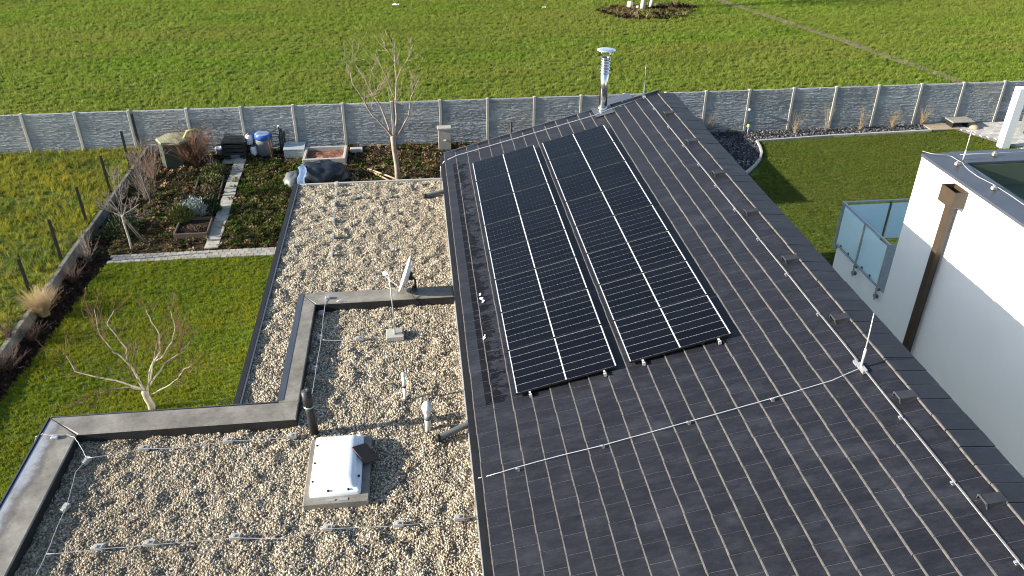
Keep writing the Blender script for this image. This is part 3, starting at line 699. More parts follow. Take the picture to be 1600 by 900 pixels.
# pipes
t = thing('soil_pipe', (-2.06, 10.67, GZ), 'dark upright vent pipe in the corner of the parapet', 'vent pipe')
b = MB(); b.tube([(-2.03, 10.62, GZ-.05), (-2.05, 10.64, GZ+.45), (-2.06, 10.65, GZ+.62)], .072, 16); b.build('pipe', 'dark_plastic', t)
b = MB(); b.tube([(-2.059, 10.649, GZ+.6), (-2.068, 10.656, GZ+.88)], .082, 16); b.build('sleeve', 'dark_plastic', t)
b = MB(); b.tube([(-2.0567, 10.6467, GZ+.575), (-2.0573, 10.6473, GZ+.59)], .086, 16); b.build('strap', 'zinc', t)
b = MB(); b.box((-2.06, 10.66, GZ+.9), (.03, .02, .04)); b.build('pipe_tip', 'zinc', t)
t = thing('vent_pipe', (-.54, 11.39, GZ), 'slim white vent pipe with a dark band standing in the gravel', 'vent pipe', 'white vent pipes')
b = MB(); b.tube([(-.54, 11.39, GZ-.05), (-.54, 11.39, GZ+.26)], .028, 12); b.tube([(-.54, 11.39, GZ+.29), (-.54, 11.39, GZ+.5)], .032, 12); b.build('pipe', 'white_plastic', t)
b = MB(); b.tube([(-.54, 11.39, GZ+.255), (-.54, 11.39, GZ+.295)], .034, 12); b.build('band', 'black_metal', t)
b = MB(); b.lathe((-.54, 11.39, GZ+.5), [(.033, 0), (.04, .015), (.038, .05), (.02, .075)], 12); b.build('vent_head', 'white_plastic', t)
t = thing('vent_pipe', (-.16, 10.54, GZ), 'thicker white vent pipe with a mushroom head near the skylight', 'vent pipe', 'white vent pipes')
b = MB(); b.lathe((-.16, 10.54, GZ), [(.05, -.04), (.05, .2), (.058, .22)], 16); b.build('pipe', 'white_plastic', t)
b = MB(); b.lathe((-.16, 10.54, GZ), [(.06, .225), (.06, .265), (.05, .28)], 16); b.build('band', 'grey_plastic', t)
b = MB(); b.lathe((-.16, 10.54, GZ), [(.045, .28), (.055, .34), (.06, .4), (.085, .43), (.088, .47), (.075, .53), (.045, .575), (.015, .59)], 18); b.build('vent_head', 'white_plastic', t)
for (a, b_, lab) in (((-.03, 10.22, GZ+.06), (.6, 10.44, GZ+.17), 'grey drain pipe lying on gravel from the tiled roof towards the skylight'), ((-.02, 19.68, GZ+.06), (.6, 19.84, GZ+.12), 'grey drain pipe stub at the far end of the gravel roof')):
    t = thing('drain_pipe', a, lab, 'pipe', 'drain pipes from the tiled roof')
    a, b_ = Vector(a), Vector(b_); b = MB(); b.tube([a, a.lerp(b_, .5), b_], .055, 14, cap=False); b.build('pipe', 'grey_plastic', t)
    b = MB(); dd = (b_-a).normalized(); b.tube([a-dd*.001, a+dd*.06], .062, 14); b.build('pipe_end', 'black_metal', t)
# aerial mast on concrete foot
t = thing('antenna_mast', (-.72, 13.28, GZ), 'thin metal mast on a pale concrete foot in the gravel', 'mast')
b = MB(); b.bevbox((-.72, 13.33, GZ+.05), (.34, .3, .1), .01); b.build('foot', 'pale_concrete', t)
b = MB(); b.bevbox((-.66, 13.36, GZ+.115), (.17, .2, .03), .006); b.build('pad', 'concrete', t)
b = MB(); b.tube([(-.72, 13.27, GZ+.08), (-.725, 13.275, GZ+.8), (-.74, 13.28, GZ+1.4)], [.012, .011, .009], 8); b.build('pole', 'zinc', t)
# satellite dish
t = thing('satellite_dish', (-.45, 14.75, PZ), 'white satellite dish seen edge-on beside the far parapet', 'satellite dish')
cen = Vector((-.46, 14.72, PZ+.40)); axd = Vector((-.93, .10, .345)).normalized(); up = (Vector((0, 0, 1))-axd*axd.z).normalized(); sdv = axd.cross(up)
mb = MB(); vs = []; fs = []; nr, ns = 7, 32
for off in (0, -.012):
    for i in range(nr+1):
        q = i/nr
        for k in range(ns):
            a = 2*math.pi*k/ns; r_ = .36*q
            vs.append(cen+up*r_*1.08*math.sin(a)+sdv*r_*math.cos(a)+axd*(.10*q*q-.05+off))
S = (nr+1)*ns
for o_ in (0, S):
    for i in range(nr):
        for k in range(ns): j = (k+1) % ns; f_ = (o_+i*ns+k, o_+i*ns+j, o_+i*ns+ns+j, o_+i*ns+ns+k); fs.append(f_ if o_ == 0 else f_[::-1])
for k in range(ns): j = (k+1) % ns; fs.append((nr*ns+k, nr*ns+j, S+nr*ns+j, S+nr*ns+k))
mb.add(vs, fs, 0, True); mb.build('dish', 'white_plastic', t)
b = MB(); base = cen-axd*.06
b.box(base-axd*.03, (.08, .12, .14), rm if False else None); b.tube([base-axd*.02, base-axd*.12+Vector((0, 0, -.06)), Vector((cen.x+.16, cen.y, PZ+.12)), Vector((cen.x+.14, cen.y, PZ))], .022, 8); b.build('bracket', 'black_metal', t)
b = MB(); lnb = cen+axd*.42-up*.12; b.tube([cen-up*.37+axd*.04, lnb-up*.05], .011, 6); b.build('feed_arm', 'zinc', t)
b = MB(); b.tube([lnb+axd*.05, lnb-axd*.05], [.026, .034], 10); b.box(lnb+axd*.02-up*.03, (.06, .05, .06)); b.build('feed_horn', 'white_plastic', t)
b = MB(); b.bevbox((cen.x+.14, cen.y+.03, PZ+.04), (.1, .12, .08), .01); b.build('base_clamp', 'mossy_green', t)
b = MB(); b.tube([(cen.x+.16, cen.y, PZ+.1), (cen.x+.05, 14.55, PZ+.1), (cen.x+.12, 14.42, PZ+.02), (cen.x+.3, 14.38, GZ+.02)], .009, 6); b.build('cable', 'black_metal', t)

# wires over the gravel, each held by small concrete blocks
def sag(pts, wob=.02, seed=0):
    r = random.Random(seed); out = []
    pts = [Vector(p) for p in pts]
    for i in range(len(pts)-1):
        for k in range(6):
            q = k/6; p = pts[i].lerp(pts[i+1], q); p.z -= .008*math.sin(math.pi*q); p += Vector((r.uniform(-wob, wob), r.uniform(-wob, wob), 0))*.6; out.append(p)
    out.append(pts[-1]); return out
def gline(label, pix, seed, z=GZ+.125, extra0=(), extra1=()):
    pts = list(extra0)+[gp(*q, z) for q in pix]+list(extra1)
    t = thing('conductor_wire', pts[0], label, 'wire', 'lightning conductor wires'); b = MB(); b.tube(sag(pts, .007, seed), .0052, 5); b.build('wire_run', 'wire', t)
def holder(px, py, label, ang=0):
    p = gp(px, py, GZ+.03)
    t = thing('wire_holder', p, label, 'wire holder', 'concrete wire holders on the gravel')
    rz = Matrix.Rotation(ang, 3, 'Z'); b = MB(); b.bevbox(p+Vector((0, 0, .042)), (.15, .055, .07), .006, rz); b.bevbox(p+rz @ Vector((.012, .05, .036)), (.14, .04, .055), .005, rz); b.build('block', 'pale_concrete', t)
    b = MB(); b.box(p+Vector((0, 0, .084)), (.025, .05, .018), rz); b.build('clip', 'zinc', t)
gline('thin wire running across the near gravel from the left parapet to the tiled roof', [(72, 866), (153, 858), (235, 851), (368, 840), (440, 842), (512, 826), (622, 821), (718, 811), (748, 806)], 1)
for i, q in enumerate(((153, 860), (234, 853), (368, 843), (512, 829), (623, 823), (718, 813))): holder(*q, '%s small concrete block from the left under the near wire' % ORD[i])
gline('wire running along the inside of the left parapet', [(56, 898), (72, 866), (90, 822), (104, 790), (118, 738), (136, 716)], 2)
for i, q in enumerate(((137, 723), (104, 797))): holder(*q, ['small concrete block beside the inner corner of the left parapet', 'small concrete block beside the middle of the left parapet'][i], 1.2)
gline('wire running along the inside of the middle parapet run', [(136, 716), (225, 701), (290, 699), (357, 689), (457, 683), (478, 662)], 3)
for i, q in enumerate(((226, 704), (357, 692), (457, 685))): holder(*q, '%s small concrete block from the left along the wire behind the near gravel' % ORD[i])
gline('looped wire climbing over the corner of the left parapet', [(136, 716)], 4, extra1=[gp(124, 694, PZ+.02), gp(116, 683, PZ+.04), gp(104, 678, PZ+.05), gp(85, 680, PZ+.05), gp(66, 678, PZ+.03), gp(56, 682, PZ-.05), gp(54, 690, PZ-.2)])
p = gp(86, 683, PZ+.02); tag(MB().bevbox(p, (.11, .09, .05), .01).build('wire_bracket', 'zinc'), 'small metal wire bracket on top of the left parapet corner', 'bracket')
gline('wire running down the gravel along the inner parapet to the dark vent pipe', [(506, 490), (502, 528), (494, 577), (488, 612), (482, 655)], 5, extra0=[gp(512, 464, PZ+.03), gp(508, 476, PZ)])
for i, q in enumerate(((504, 492), (502, 530), (494, 579))): holder(*q, '%s concrete block from the far parapet beside the inner parapet run' % ORD[i], 1.5)
p = gp(512, 465, PZ+.025); t = thing('wire_bracket', p, 'metal wire bracket on the far parapet near its left corner', 'bracket'); b = MB(); b.bevbox(p, (.1, .09, .06), .01); b.build('bracket_body', 'zinc', t)
b = MB(); q = gp(533, 474, PZ-.04); b.tube([q+Vector((.09*math.cos(a/10), 0, .085*math.sin(a/10))) for a in range(0, 62, 4)], .0065, 6); b.build('wire_loop', 'alu', t)
holder(562, 532, 'lone concrete block in the gravel between inner parapet and mast')
gline('short wire from the inner parapet line towards the mast foot', [(504, 531), (535, 532), (562, 531), (600, 525)], 6)
for i, q in enumerate(((527, 289), (526, 305), (523, 321), (522, 345), (521, 371), (519, 399))): holder(*q, '%s block from the far edge in the row across the far gravel roof' % ORD[i], 1.5)
gline('faint wire running away over the far gravel roof', [(512, 462), (517, 430), (519, 398), (521, 371), (522, 345), (523, 321), (526, 305), (527, 289)], 7, z=GZ+.07)
for i, q in enumerate(((552, 311), (606, 309))): holder(*q, ['pale loose block on the far gravel left of its neighbour', 'pale loose block on the far gravel nearer the drain pipe'][i])

# ================================================================== far fence of cast concrete
posts = [-28.6, -26.7, -24.8, -22.85, -20.9, -18.95, -17.02, -15.08, -13.14, -11.15, -9.0, -6.95, -4.95, -3.02, -1.09, .83, 2.73, 4.64, 6.56, 8.35, 10.1, 11.81, 13.68, 15.6, 17.46, 19.36, 21.27, 23.18, 25.06, 26.95, 28.85, 30.8]
t = thing('concrete_fence', (0, FENCE_Y, 0), 'long grey concrete slab fence with stone relief between garden and field', 'fence')
b = MB(); b.bevbox((0, 0, .91), (.11, .13, 1.86), .012); pm = b.mesh('post', 'pale_concrete')
for x in posts:
    o = bpy.data.objects.new('post', pm); C.objects.link(o); o.parent = t; o.location = (x, 0, 0)
def relief(seed, wd, ht):
    r = random.Random(seed); mb = MB(); mb.box((0, 0, ht/2), (wd, .045, ht))
    z = .004
    while z < ht-.02:
        h = min(r.uniform(.016, .034), ht-z-.004); x = -wd/2+.01
        while x < wd/2-.03:
            l = min(r.uniform(.04, .2), wd/2-.01-x); d = r.choice([r.uniform(.004, .02), r.uniform(.008, .026)]); i = .006
            f = [Vector((x+.003, -.0225, z+.003)), Vector((x+l-.003, -.0225, z+.003)), Vector((x+l-.003, -.0225, z+h-.003)), Vector((x+.003, -.0225, z+h-.003))]
            k = [f[0]+Vector((i, -d, i)), f[1]+Vector((-i, -d+r.uniform(-.008, .004), i)), f[2]+Vector((-i, -d+r.uniform(-.004, .01), -i)), f[3]+Vector((i, -d, -i))]
            mb.add(f+k, [(4, 5, 6, 7), (0, 1, 5, 4), (1, 2, 6, 5), (2, 3, 7, 6), (3, 0, 4, 7)]); x += l
        z += h
    return mb.mesh('slab', 'cast_stone')
sl = [relief(s, 1.0, .445) for s in range(5)]
for i in range(len(posts)-1):
    wd = posts[i+1]-posts[i]-.1; last = None
    for k in range(4):
        v = rnd.choice([q for q in range(5) if q != last]); last = v
        o = bpy.data.objects.new('slab', sl[v]); C.objects.link(o); o.parent = t
        o.location = ((posts[i]+posts[i+1])/2, rnd.uniform(-.004, .004), .012+k*.448); o.scale = (wd*(1 if rnd.random() < .5 else 1), 1, 1)

# ================================================================== left garden
LX = -10.75                                                          # low wall on the boundary
rg = sheet('neighbour_ground', [(-30, 8), (LX-.1, 8), (LX-.1, FENCE_Y-.1), (-30, FENCE_Y-.1)], .3, 'lawn_soil', .4, .06, .8)
rt_ = [tuft('rough_tuft', 'rough_blade', 14, .17, .09, .014, 1.0, s) for s in (11, 12)]
scatter(rg, [(rt_[0], 42, .5, 1.5, (.9, .38, .62, .25), .35), (rt_[1], 30, .4, 1.0, None, .4)], 21)
t = thing('boundary_wall', (LX, 20, 0), 'low concrete retaining wall on the left garden boundary below black fence posts', 'wall')
y = 10.0; k = 0
while y < FENCE_Y-.5:
    l = 2.44; hh = .36+rnd.uniform(-.015, .015)
    b = MB(); b.bevbox((LX+rnd.uniform(-.01, .01), y+l/2, hh/2), (.13, min(l, FENCE_Y-.12-y)-.012, hh), .012); b.build('wall_block', 'old_concrete', t); y += l
for i, (x, y, h) in enumerate(((-11.1, 18.9, 1.0), (-11.02, 20.7, 1.2), (-10.98, 22.9, 1.3), (-10.95, 25.2, 1.3), (-10.95, 27.7, 1.35), (-10.95, 30.1, 1.35), (-10.95, 31.6, 1.5))):
    lab = ['black steel fence post nearest the camera on the left boundary', 'black fence post behind the straw-coloured grass', 'black fence post just beyond the dry grass clump', 'tall black fence post left of the small bare tree', 'black fence post by the yellowish rough grass', 'black fence post left of the green tank', 'black fence post standing against the concrete fence'][i]
    t = thing('fence_post', (x, y, .28), lab, 'fence post', 'black fence posts on the left boundary')
    b = MB(); b.box((x, y, .28+h/2), (.075, .055, h)); b.build('shaft', 'black_metal', t); b = MB(); b.box((x, y, .285+h), (.083, .063, .015)); b.build('cap', 'dark_plastic', t)
# lawn with its planting bed and paver path
lawn_poly = [(-10.62, 9), (-3.4, 9), (-3.4, 22.85), (-9.74, 22.85)]
lw = sheet('lawn', lawn_poly, .03, 'lawn_soil', .3, .03, .9)
lt = [tuft('lawn_tuft', 'lawn_blade', 14, .075, .065, .011, .9, s) for s in (4, 5)]
scatter(lw, [(lt[0], 110, .6, 1.35, (.9, .32, .6, .55), .3), (lt[1], 110, .5, 1.1, None, .4)], 7)
bed = sheet('planting_bed', [(LX+.05, 9), (-10.55, 9), (-9.66, 23.4), (LX+.05, 23.4)], .012, 'dark_mulch', .15, .05, 2)
lf = [leafpiece('litter_piece', 'litter_leaf', .032, s) for s in (1, 2)]
def clump(name, mat, seed):
    r = random.Random(seed); mb = MB()
    for _ in range(11):
        a = r.uniform(0, 6.28); e = r.uniform(.1, 1.3); d = Vector((math.cos(a)*math.cos(e), math.sin(a)*math.cos(e), math.sin(e))); c = d*r.uniform(.04, .11); c.z *= .8
        u = Vector((-math.sin(a), math.cos(a), r.uniform(-.4, .4)))*.028; v = (d+Vector((0, 0, r.uniform(-.9, .3)))).normalized()*.045
        mb.add([c-v, c+u, c+v, c-u], [(0, 1, 2, 3)])
    return bpy.data.objects.new(name, mb.mesh(name, mat))
cl_ = [clump('dry_clump', 'litter_leaf', 1), clump('green_clump', 'weed_leaf', 2)]
wd_ = [tuft('weed_piece', 'weed_leaf', 9, .1, .06, .03, 1.3, s) for s in (1, 2)]
M['dark_litter'] = blade_mat('dark_litter', [(.012, .008, .006), (.03, .018, .014), (.06, .036, .026)], 1, .1)
dlf = leafpiece('dark_litter_piece', 'dark_litter', .035, 3)
scatter(bed, [(dlf, 180, .6, 1.4, None, .8), (lf[0], 25, .6, 1.2, None, .8)], 31)
pp = sheet('paver_path', [(-9.74, 22.86), (-3.4, 22.86), (-3.4, 23.36), (-9.74, 23.36)], .014, 'dark_mulch')
pmesh = [MB().bevbox((0, 0, .03), (.19, .155, .05), .006).mesh('paver', 'paver') for _ in range(1)]
nrow = 0
for r_ in range(3):
    x = -9.62+.1*(r_ % 2)
    while x < -4.3:
        o = bpy.data.objects.new('paver', pmesh[0]); C.objects.link(o); o.parent = pp; o.location = (x, 22.945+.165*r_, .012+rnd.uniform(-.003, .004)); o.rotation_euler = (0, 0, rnd.uniform(-.015, .015)); x += .198
# vegetable plot
soil = sheet('garden_soil', [(LX+.1, 23.38), (9.0, 23.38), (9.0, FENCE_Y-.1), (LX+.1, FENCE_Y-.1)], .02, 'soil', .13, .10, 2.1)
scatter(soil, [(cl_[0], 26, .6, 1.5, (1.5, .42, .6, .08), .4), (cl_[1], 12, .6, 1.5, (.9, .45, .62, .05), .4), (lf[0], 60, .7, 1.9, (1.6, .4, .6, .1), .9), (lf[1], 40, .6, 1.5, (2.3, .4, .6, .2), .9), (wd_[0], 26, .4, 1.2, (.7, .46, .62, .04), .5), (wd_[1], 12, .3, .9, None, .5)], 51)
gc = sheet('ground_cover', [(-6.5, 23.45), (-3.6, 23.45), (-3.9, 30.2), (-6.7, 30.6)], .045, 'soil', .13, .12, 1.7, 'stuff')
scatter(gc, [(cl_[1], 30, .7, 1.6, (1.3, .42, .6, .1), .4), (cl_[0], 20, .6, 1.4, (1.1, .42, .6, .1), .4), (wd_[0], 60, .6, 1.6, (1.2, .42, .58, .05), .5), (wd_[1], 50, .5, 1.3, (.9, .4, .6, .1), .5), (lf[1], 30, .7, 1.4, None, .9)], 61)
# stepping slabs
t = thing('slab_path', (-6.9, 27, 0), 'narrow path of square concrete slabs through the vegetable plot', 'path')
for i in range(16):
    q = i/15; x = -6.74-.28*q; y = 23.68+q*7.0
    b = MB(); b.bevbox((x+rnd.uniform(-.015, .015), y, .085), (.42, .44, .05), .008, Matrix.Rotation(rnd.uniform(-.03, .03)+.04, 3, 'Z')); b.build('slab', 'step_slab', t)
b = MB(); b.bevbox((-7.42, 30.62, .08), (.5, .36, .05), .008); b.build('slab', 'step_slab', t)
# raised bed with boards
def bedbox(label, x0, x1, y0, y1, h, skew=0):
    t = thing('raised_bed', ((x0+x1)/2, (y0+y1)/2, 0), label, 'raised bed', 'timber edged beds')
    for c, d in ((((x0+x1)/2, y0, h/2), (x1-x0, .05, h)), (((x0+x1)/2-skew, y1, h/2), (x1-x0, .05, h))): b = MB(); b.bevbox(c, d, .005); b.build('board', 'timber', t)
    for x in (x0, x1):
        L_ = math.hypot(y1-y0, skew)-.055; b = MB(); b.bevbox((x-skew/2, (y0+y1)/2, h/2-.003), (.05, L_, h), .005, Matrix.Rotation(math.atan2(skew, y1-y0), 3, 'Z')); b.build('board', 'timber', t)
    mb = MB(); mb.prism([(x0+.02, y0+.02), (x1-.02, y0+.02), (x1-.02-skew, y1-.02), (x0+.02-skew, y1-.02)], .02, h-.09); mb.build('bed_soil', 'soil', t)
bedbox('timber edged raised bed with bare soil nearest the paver path', -8.02, -7.0, 24.25, 25.4, .24, .05)
bedbox('longer timber edged bed beyond the silver bush beside the slab path', -8.05, -7.15, 26.7, 29.2, .14, .22)
def bush(name, label, cat, c, rx, ry, h, mat, n, blade=.12, seed=0, tw='twig', upr=.5, group=None):
    """leaf clumps spread through an uneven dome, on a few stems"""
    r = random.Random(seed); t = thing(name, c, label, cat, group); c = Vector(c); mb = MB()
    for _ in range(n):
        a = r.uniform(0, 6.283); e = math.asin(r.random()); q = r.uniform(.55, 1.03)*(1+.22*noise.noise(Vector((math.cos(a)*2+seed, math.sin(a)*2, e*2))))
        p = c+Vector((rx*q*math.cos(a)*math.cos(e), ry*q*math.sin(a)*math.cos(e), h*q*math.sin(e)*1.0))
        d = (p-c); d.z += upr*h; d.normalize(); d = (d+Vector((r.uniform(-.6, .6), r.uniform(-.6, .6), r.uniform(-.3, .6)))).normalized()
        s = d.cross(Vector((r.uniform(-1, 1), r.uniform(-1, 1), r.uniform(-1, 1)))).normalized()*blade*.16; l = blade*r.uniform(.6, 1.3)
        mb.add([p-s*.5, p+d*l*.5-s, p+d*l, p+d*l*.5+s], [(0, 1, 2, 3)])
    mb.build('foliage', mat, t)
    mb = MB()
    for _ in range(9):
        a = r.uniform(0, 6.283); mb.tube([c, c+Vector((rx*.5*math.cos(a), ry*.5*math.sin(a), h*.6))], [.012, .005], 4)
    mb.build('stem', tw, t); return t
bush('silver_bush', 'rounded silver-grey bush among the beds', 'bush', (-7.72, 25.95, .1), .5, .42, .55, 'silver_leaf', 1500, .1, 3)
bush('rosemary_bush', 'olive green spiky bush left of the raised bed', 'bush', (-8.05, 25.45, .1), .38, .34, .5, 'olive_leaf', 900, .16, 4, upr=1.2)
bush('herb_bush', 'dark green bush right of the silver bush', 'bush', (-7.22, 26.15, .1), .3, .3, .5, 'dark_leaf', 700, .15, 5, upr=1.4)
bush('herb_bush', 'low green clump near the head of the slab path', 'bush', (-7.75, 29.5, .1), .45, .4, .28, 'olive_leaf', 500, .12, 6)
bush('dark_shrub', 'dark evergreen shrub in the shade of the low wall', 'shrub', (-9.9, 25.0, 0), .55, .8, .5, 'dark_leaf', 900, .14, 8)

def twigs(mb, base, n, h, spread, r0, rng, segs=4, sub=2, droop=0):
    """bare stems fanning out of the ground, each forking near its top"""
    for _ in range(n):
        a = rng.uniform(0, 6.283); o = Vector((rng.gauss(0, .08), rng.gauss(0, .08), 0))*spread; ln = h*rng.uniform(.6, 1.1); out = spread*rng.uniform(.1, 1)
        pts = []
        for k in range(segs+1):
            q = k/segs; pts.append(Vector(base)+o+Vector((math.cos(a)*out*q**1.3, math.sin(a)*out*q**1.3, ln*(q-droop*q*q)))+Vector((rng.uniform(-1, 1), rng.uniform(-1, 1), 0))*.03*h*q)
        mb.tube(pts, [r0*(1-.8*k/segs) for k in range(segs+1)], 3, cap=False)
        for _ in range(sub):
            k = rng.randrange(1, segs); p = pts[k]; d = (pts[k+1]-pts[k]).normalized()+Vector((rng.uniform(-.8, .8), rng.uniform(-.8, .8), rng.uniform(-.1, .5)))
            mb.tube([p, p+d.normalized()*ln*.18+Vector((0, 0, .01)), p+d.normalized()*ln*.33+Vector((0, 0, ln*.05))], [r0*.5, r0*.35, r0*.15], 3, cap=False)
def bare_shrub(label, base, n, h, spread, r0, mat, seed, sub=2, name='bare_shrub', cat='shrub', droop=0, group=None):
    mb = MB(); twigs(mb, base, n, h, spread, r0, random.Random(seed), 4, sub, droop)
    o = mb.build(name, mat); return tag(o, label, cat, group)
bare_shrub('dense reddish brown bare shrub beside the green tank', (-8.65, 30.5, 0), 130, 1.4, 1.25, .011, 'red_twig', 1, 4)
bare_shrub('reddish bare shrub in front of the green tank', (-9.95, 29.3, 0), 42, 1.25, .8, .011, 'red_twig', 2, 3)
bare_shrub('grey tangle of bare stems behind the small staked tree', (-9.7, 27.6, 0), 34, 1.3, .9, .009, 'grey_twig', 3, 4)
bare_shrub('grey bare shrub at the corner of the paver path', (-10.3, 23.1, 0), 26, .9, .6, .009, 'grey_twig', 4, 3)
bare_shrub('low dark bare shrub below the boundary wall', (-10.35, 21.9, 0), 40, .6, .55, .008, 'bed_twig', 5, 3)
bare_shrub('brown bare shrub in the near end of the planting bed', (-10.5, 17.6, 0), 60, .5, .65, .008, 'bed_twig', 6, 3)
bare_shrub('dark bare stems beside the near fence post', (-10.8, 18.6, .2), 26, .7, .5, .008, 'bed_twig', 7, 3)
bare_shrub('brown bare stems in the bed before the straw grass', (-10.4, 18.9, 0), 60, .45, .55, .008, 'bed_twig', 8, 3)
bare_shrub('thin bare stems beside the white bucket', (-7.9, 29.9, 0), 9, .8, .4, .01, 'grey_twig', 9, 3)
bare_shrub('thin dark stems growing beside the dry grass clump', (-10.45, 20.9, 0), 30, .6, .5, .008, 'bed_twig', 15, 3)
mb = MB(); twigs(mb, (-10.5, 20.05, .05), 520, .85, .62, .0065, random.Random(10), 4, 0, .12)
tag(mb.build('ornamental_grass', 'straw'), 'straw-coloured clump of dry ornamental grass on the left boundary', 'ornamental grass')
bush('low_perennial', 'brownish low plants filling the longer timber edged bed', 'plants', (-7.75, 27.6, .06), .42, .8, .2, 'dry_leaf', 700, .09, 16)
bush('low_perennial', 'green low plants at the far end of the longer timber bed', 'plants', (-7.8, 28.75, .06), .4, .45, .24, 'olive_leaf', 450, .1, 17)
bush('low_perennial', 'greyish low plants inside the raised bed nearest the path', 'plants', (-7.5, 24.65, .12), .4, .22, .16, 'bed_twig', 300, .08, 18)
# ------------------------------------------------ bare trees
def branch(mb, p, d, ln, r, depth, rng, segs=4, up=.12, wob=.16, kids=(2, 4), minr=.0035, twig=None, forks=None):
    pts = [Vector(p)]; d = Vector(d).normalized()
    for k in range(segs):
        d = (d+Vector((rng.uniform(-1, 1), rng.uniform(-1, 1), rng.uniform(-1, 1)))*wob+Vector((0, 0, up))).normalized(); pts.append(pts[-1]+d*ln/segs)
    rr = [max(minr, r*(1-.68*k/segs)) for k in range(segs+1)]
    tgt = mb if r > .014 or twig is None else twig
    tgt.tube(pts, rr, 7 if r > .02 else 5 if r > .008 else 3, cap=False)
    if depth <= 0: return
    for _ in range(rng.randint(*kids)):
        k = rng.randint(max(1, segs//2-1), segs); q = pts[k]; dd = (pts[k]-pts[k-1]).normalized()
        sd = dd.cross(Vector((rng.uniform(-1, 1), rng.uniform(-1, 1), rng.uniform(-1, 1)))).normalized()
        branch(mb, q, dd*rng.uniform(.6, .9)+sd*rng.uniform(.3, .65), ln*rng.uniform(.35, .62), max(minr, rr[k]*rng.uniform(.45, .7)), depth-1, rng, segs, up, wob, kids, minr, twig)
def tree(name, label, base, fork, lean, tr, limbs, seed, bark, twigm, depth=2, up=.1, kids=(2, 3), minr=.005):
    rng = random.Random(seed); base = Vector(base); t = thing(name, base, label, 'tree'); tk = MB(); tw = MB()
    top = base+Vector((*lean, fork)); tk.tube([base+Vector((0, 0, -.1)), base.lerp(top, .3)+Vector((.01, 0, 0)), base.lerp(top, .7)+Vector((-.012, .01, 0)), top, top+Vector((0, 0, .05))], [tr*1.35, tr, tr*.92, tr*1.02, tr*.6], 9)
    for (dx, dy, dz, r) in limbs:
        v = Vector((dx, dy, dz)); ln = v.length
        branch(tk, top-Vector((0, 0, rng.uniform(0, .12))), v, ln, r, depth, rng, 5, up, .16, kids, minr, tw)
    tk.build('trunk', bark, t); tw.build('crown', twigm, t); return t
def traced(label, base, fork, tr, limbs, y0, seed, bark, twigm, minr, tw_n, tw_len, thin=1.0):
    """a tree whose limbs follow the bends seen in the photograph; each limb leans towards or away from the viewer as it rises"""
    rng = random.Random(seed); t = thing('bare_tree', base, label, 'tree'); tk = MB(); tw = MB(); base = Vector(base)
    def at(px, py, y):
        d = fw+rt*((px-800)/F)+dn*((py-450)/F); return CAM+d*(y/d.y)
    fk = at(*fork, y0)
    tk.tube([base-Vector((0, 0, .1)), base.lerp(fk, .35)+Vector((.015, 0, 0)), base.lerp(fk, .7)-Vector((.012, 0, 0)), fk, fk+(fk-base).normalized()*.06], [tr*1.4, tr*1.05, tr, tr*1.1, tr*.7], 9)
    for (pts, r, z0, z1) in limbs:
        n = len(pts)-1; P = [at(x, y, y0+z0+(z1-z0)*i/n) for i, (x, y) in enumerate(pts)]
        Q = []
        for i in range(n):
            for k in range(3): Q.append(P[i].lerp(P[i+1], k/3)+Vector((rng.uniform(-1, 1), rng.uniform(-1, 1), rng.uniform(-1, 1)))*minr*1.6*(0 if i+k == 0 else 1))
        Q.append(P[-1]); m_ = len(Q)-1; r *= thin; rr = [max(minr, r*(1-.82*i/m_)) for i in range(m_+1)]
        (tk if r > .016 else tw).tube(Q, rr, 7 if r > .016 else 4, cap=False)
        for _ in range(int(tw_n*(1 if r > .016 else .6))):
            i = rng.randint(m_//3, m_); d = (Q[i]-Q[i-1]).normalized()
            sd = d.cross(Vector((rng.uniform(-1, 1), rng.uniform(-1, 1), rng.uniform(-1, 1)))).normalized()
            branch(tw, Q[i], d*rng.uniform(.5, .9)+sd*rng.uniform(.3, .7), tw_len*rng.uniform(.4, 1.1), max(minr*.8, rr[i]*.4), 1, rng, 4, .08, .2, (0, 2), minr*.7, tw)
    tk.build('trunk', bark, t); tw.build('crown', twigm, t); return t
za = lambda L: [(400+x/3.6, 50+y/3.6) for x, y in L]
traced('slender bare tree with forked trunk in front of the concrete fence', (-.94, 28.28, 0), za([(770, 592)])[0], .085, [
    (za([(768, 590), (700, 510), (640, 450), (600, 370), (545, 290), (520, 190), (480, 145)]), .055, 0, -.4),
    (za([(762, 580), (730, 490), (700, 420), (650, 340), (610, 260), (560, 190)]), .045, 0, .5),
    (za([(783, 585), (790, 480), (785, 390), (790, 275), (780, 170), (780, 65)]), .06, 0, .1),
    (za([(793, 585), (860, 470), (870, 370), (905, 290)]), .05, 0, -.3),
    (za([(650, 340), (640, 280), (655, 200)]), .02, .3, .4), (za([(790, 275), (815, 210), (860, 140), (885, 65)]), .024, .05, -.3),
    (za([(785, 390), (760, 330), (720, 230), (680, 140)]), .024, .05, .5), (za([(778, 540), (740, 320), (705, 280)]), .02, .1, .5),
    (za([(520, 190), (545, 160), (540, 140)]), .015, -.35, -.3), (za([(862, 460), (820, 400), (815, 330)]), .016, -.1, .3), (za([(870, 370), (880, 310), (870, 220)]), .016, -.2, .1),
    (za([(640, 450), (660, 380), (690, 300)]), .016, -.1, -.5), (za([(780, 170), (740, 110), (725, 90)]), .014, .1, .3), (za([(600, 370), (650, 350)]), .014, -.2, -.4)], 28.28, 21, 'bark', 'tan_twig', .0085, 10, .7, .74)
zb2 = lambda L: [(x/3.6, 400+y/3.6) for x, y in L]
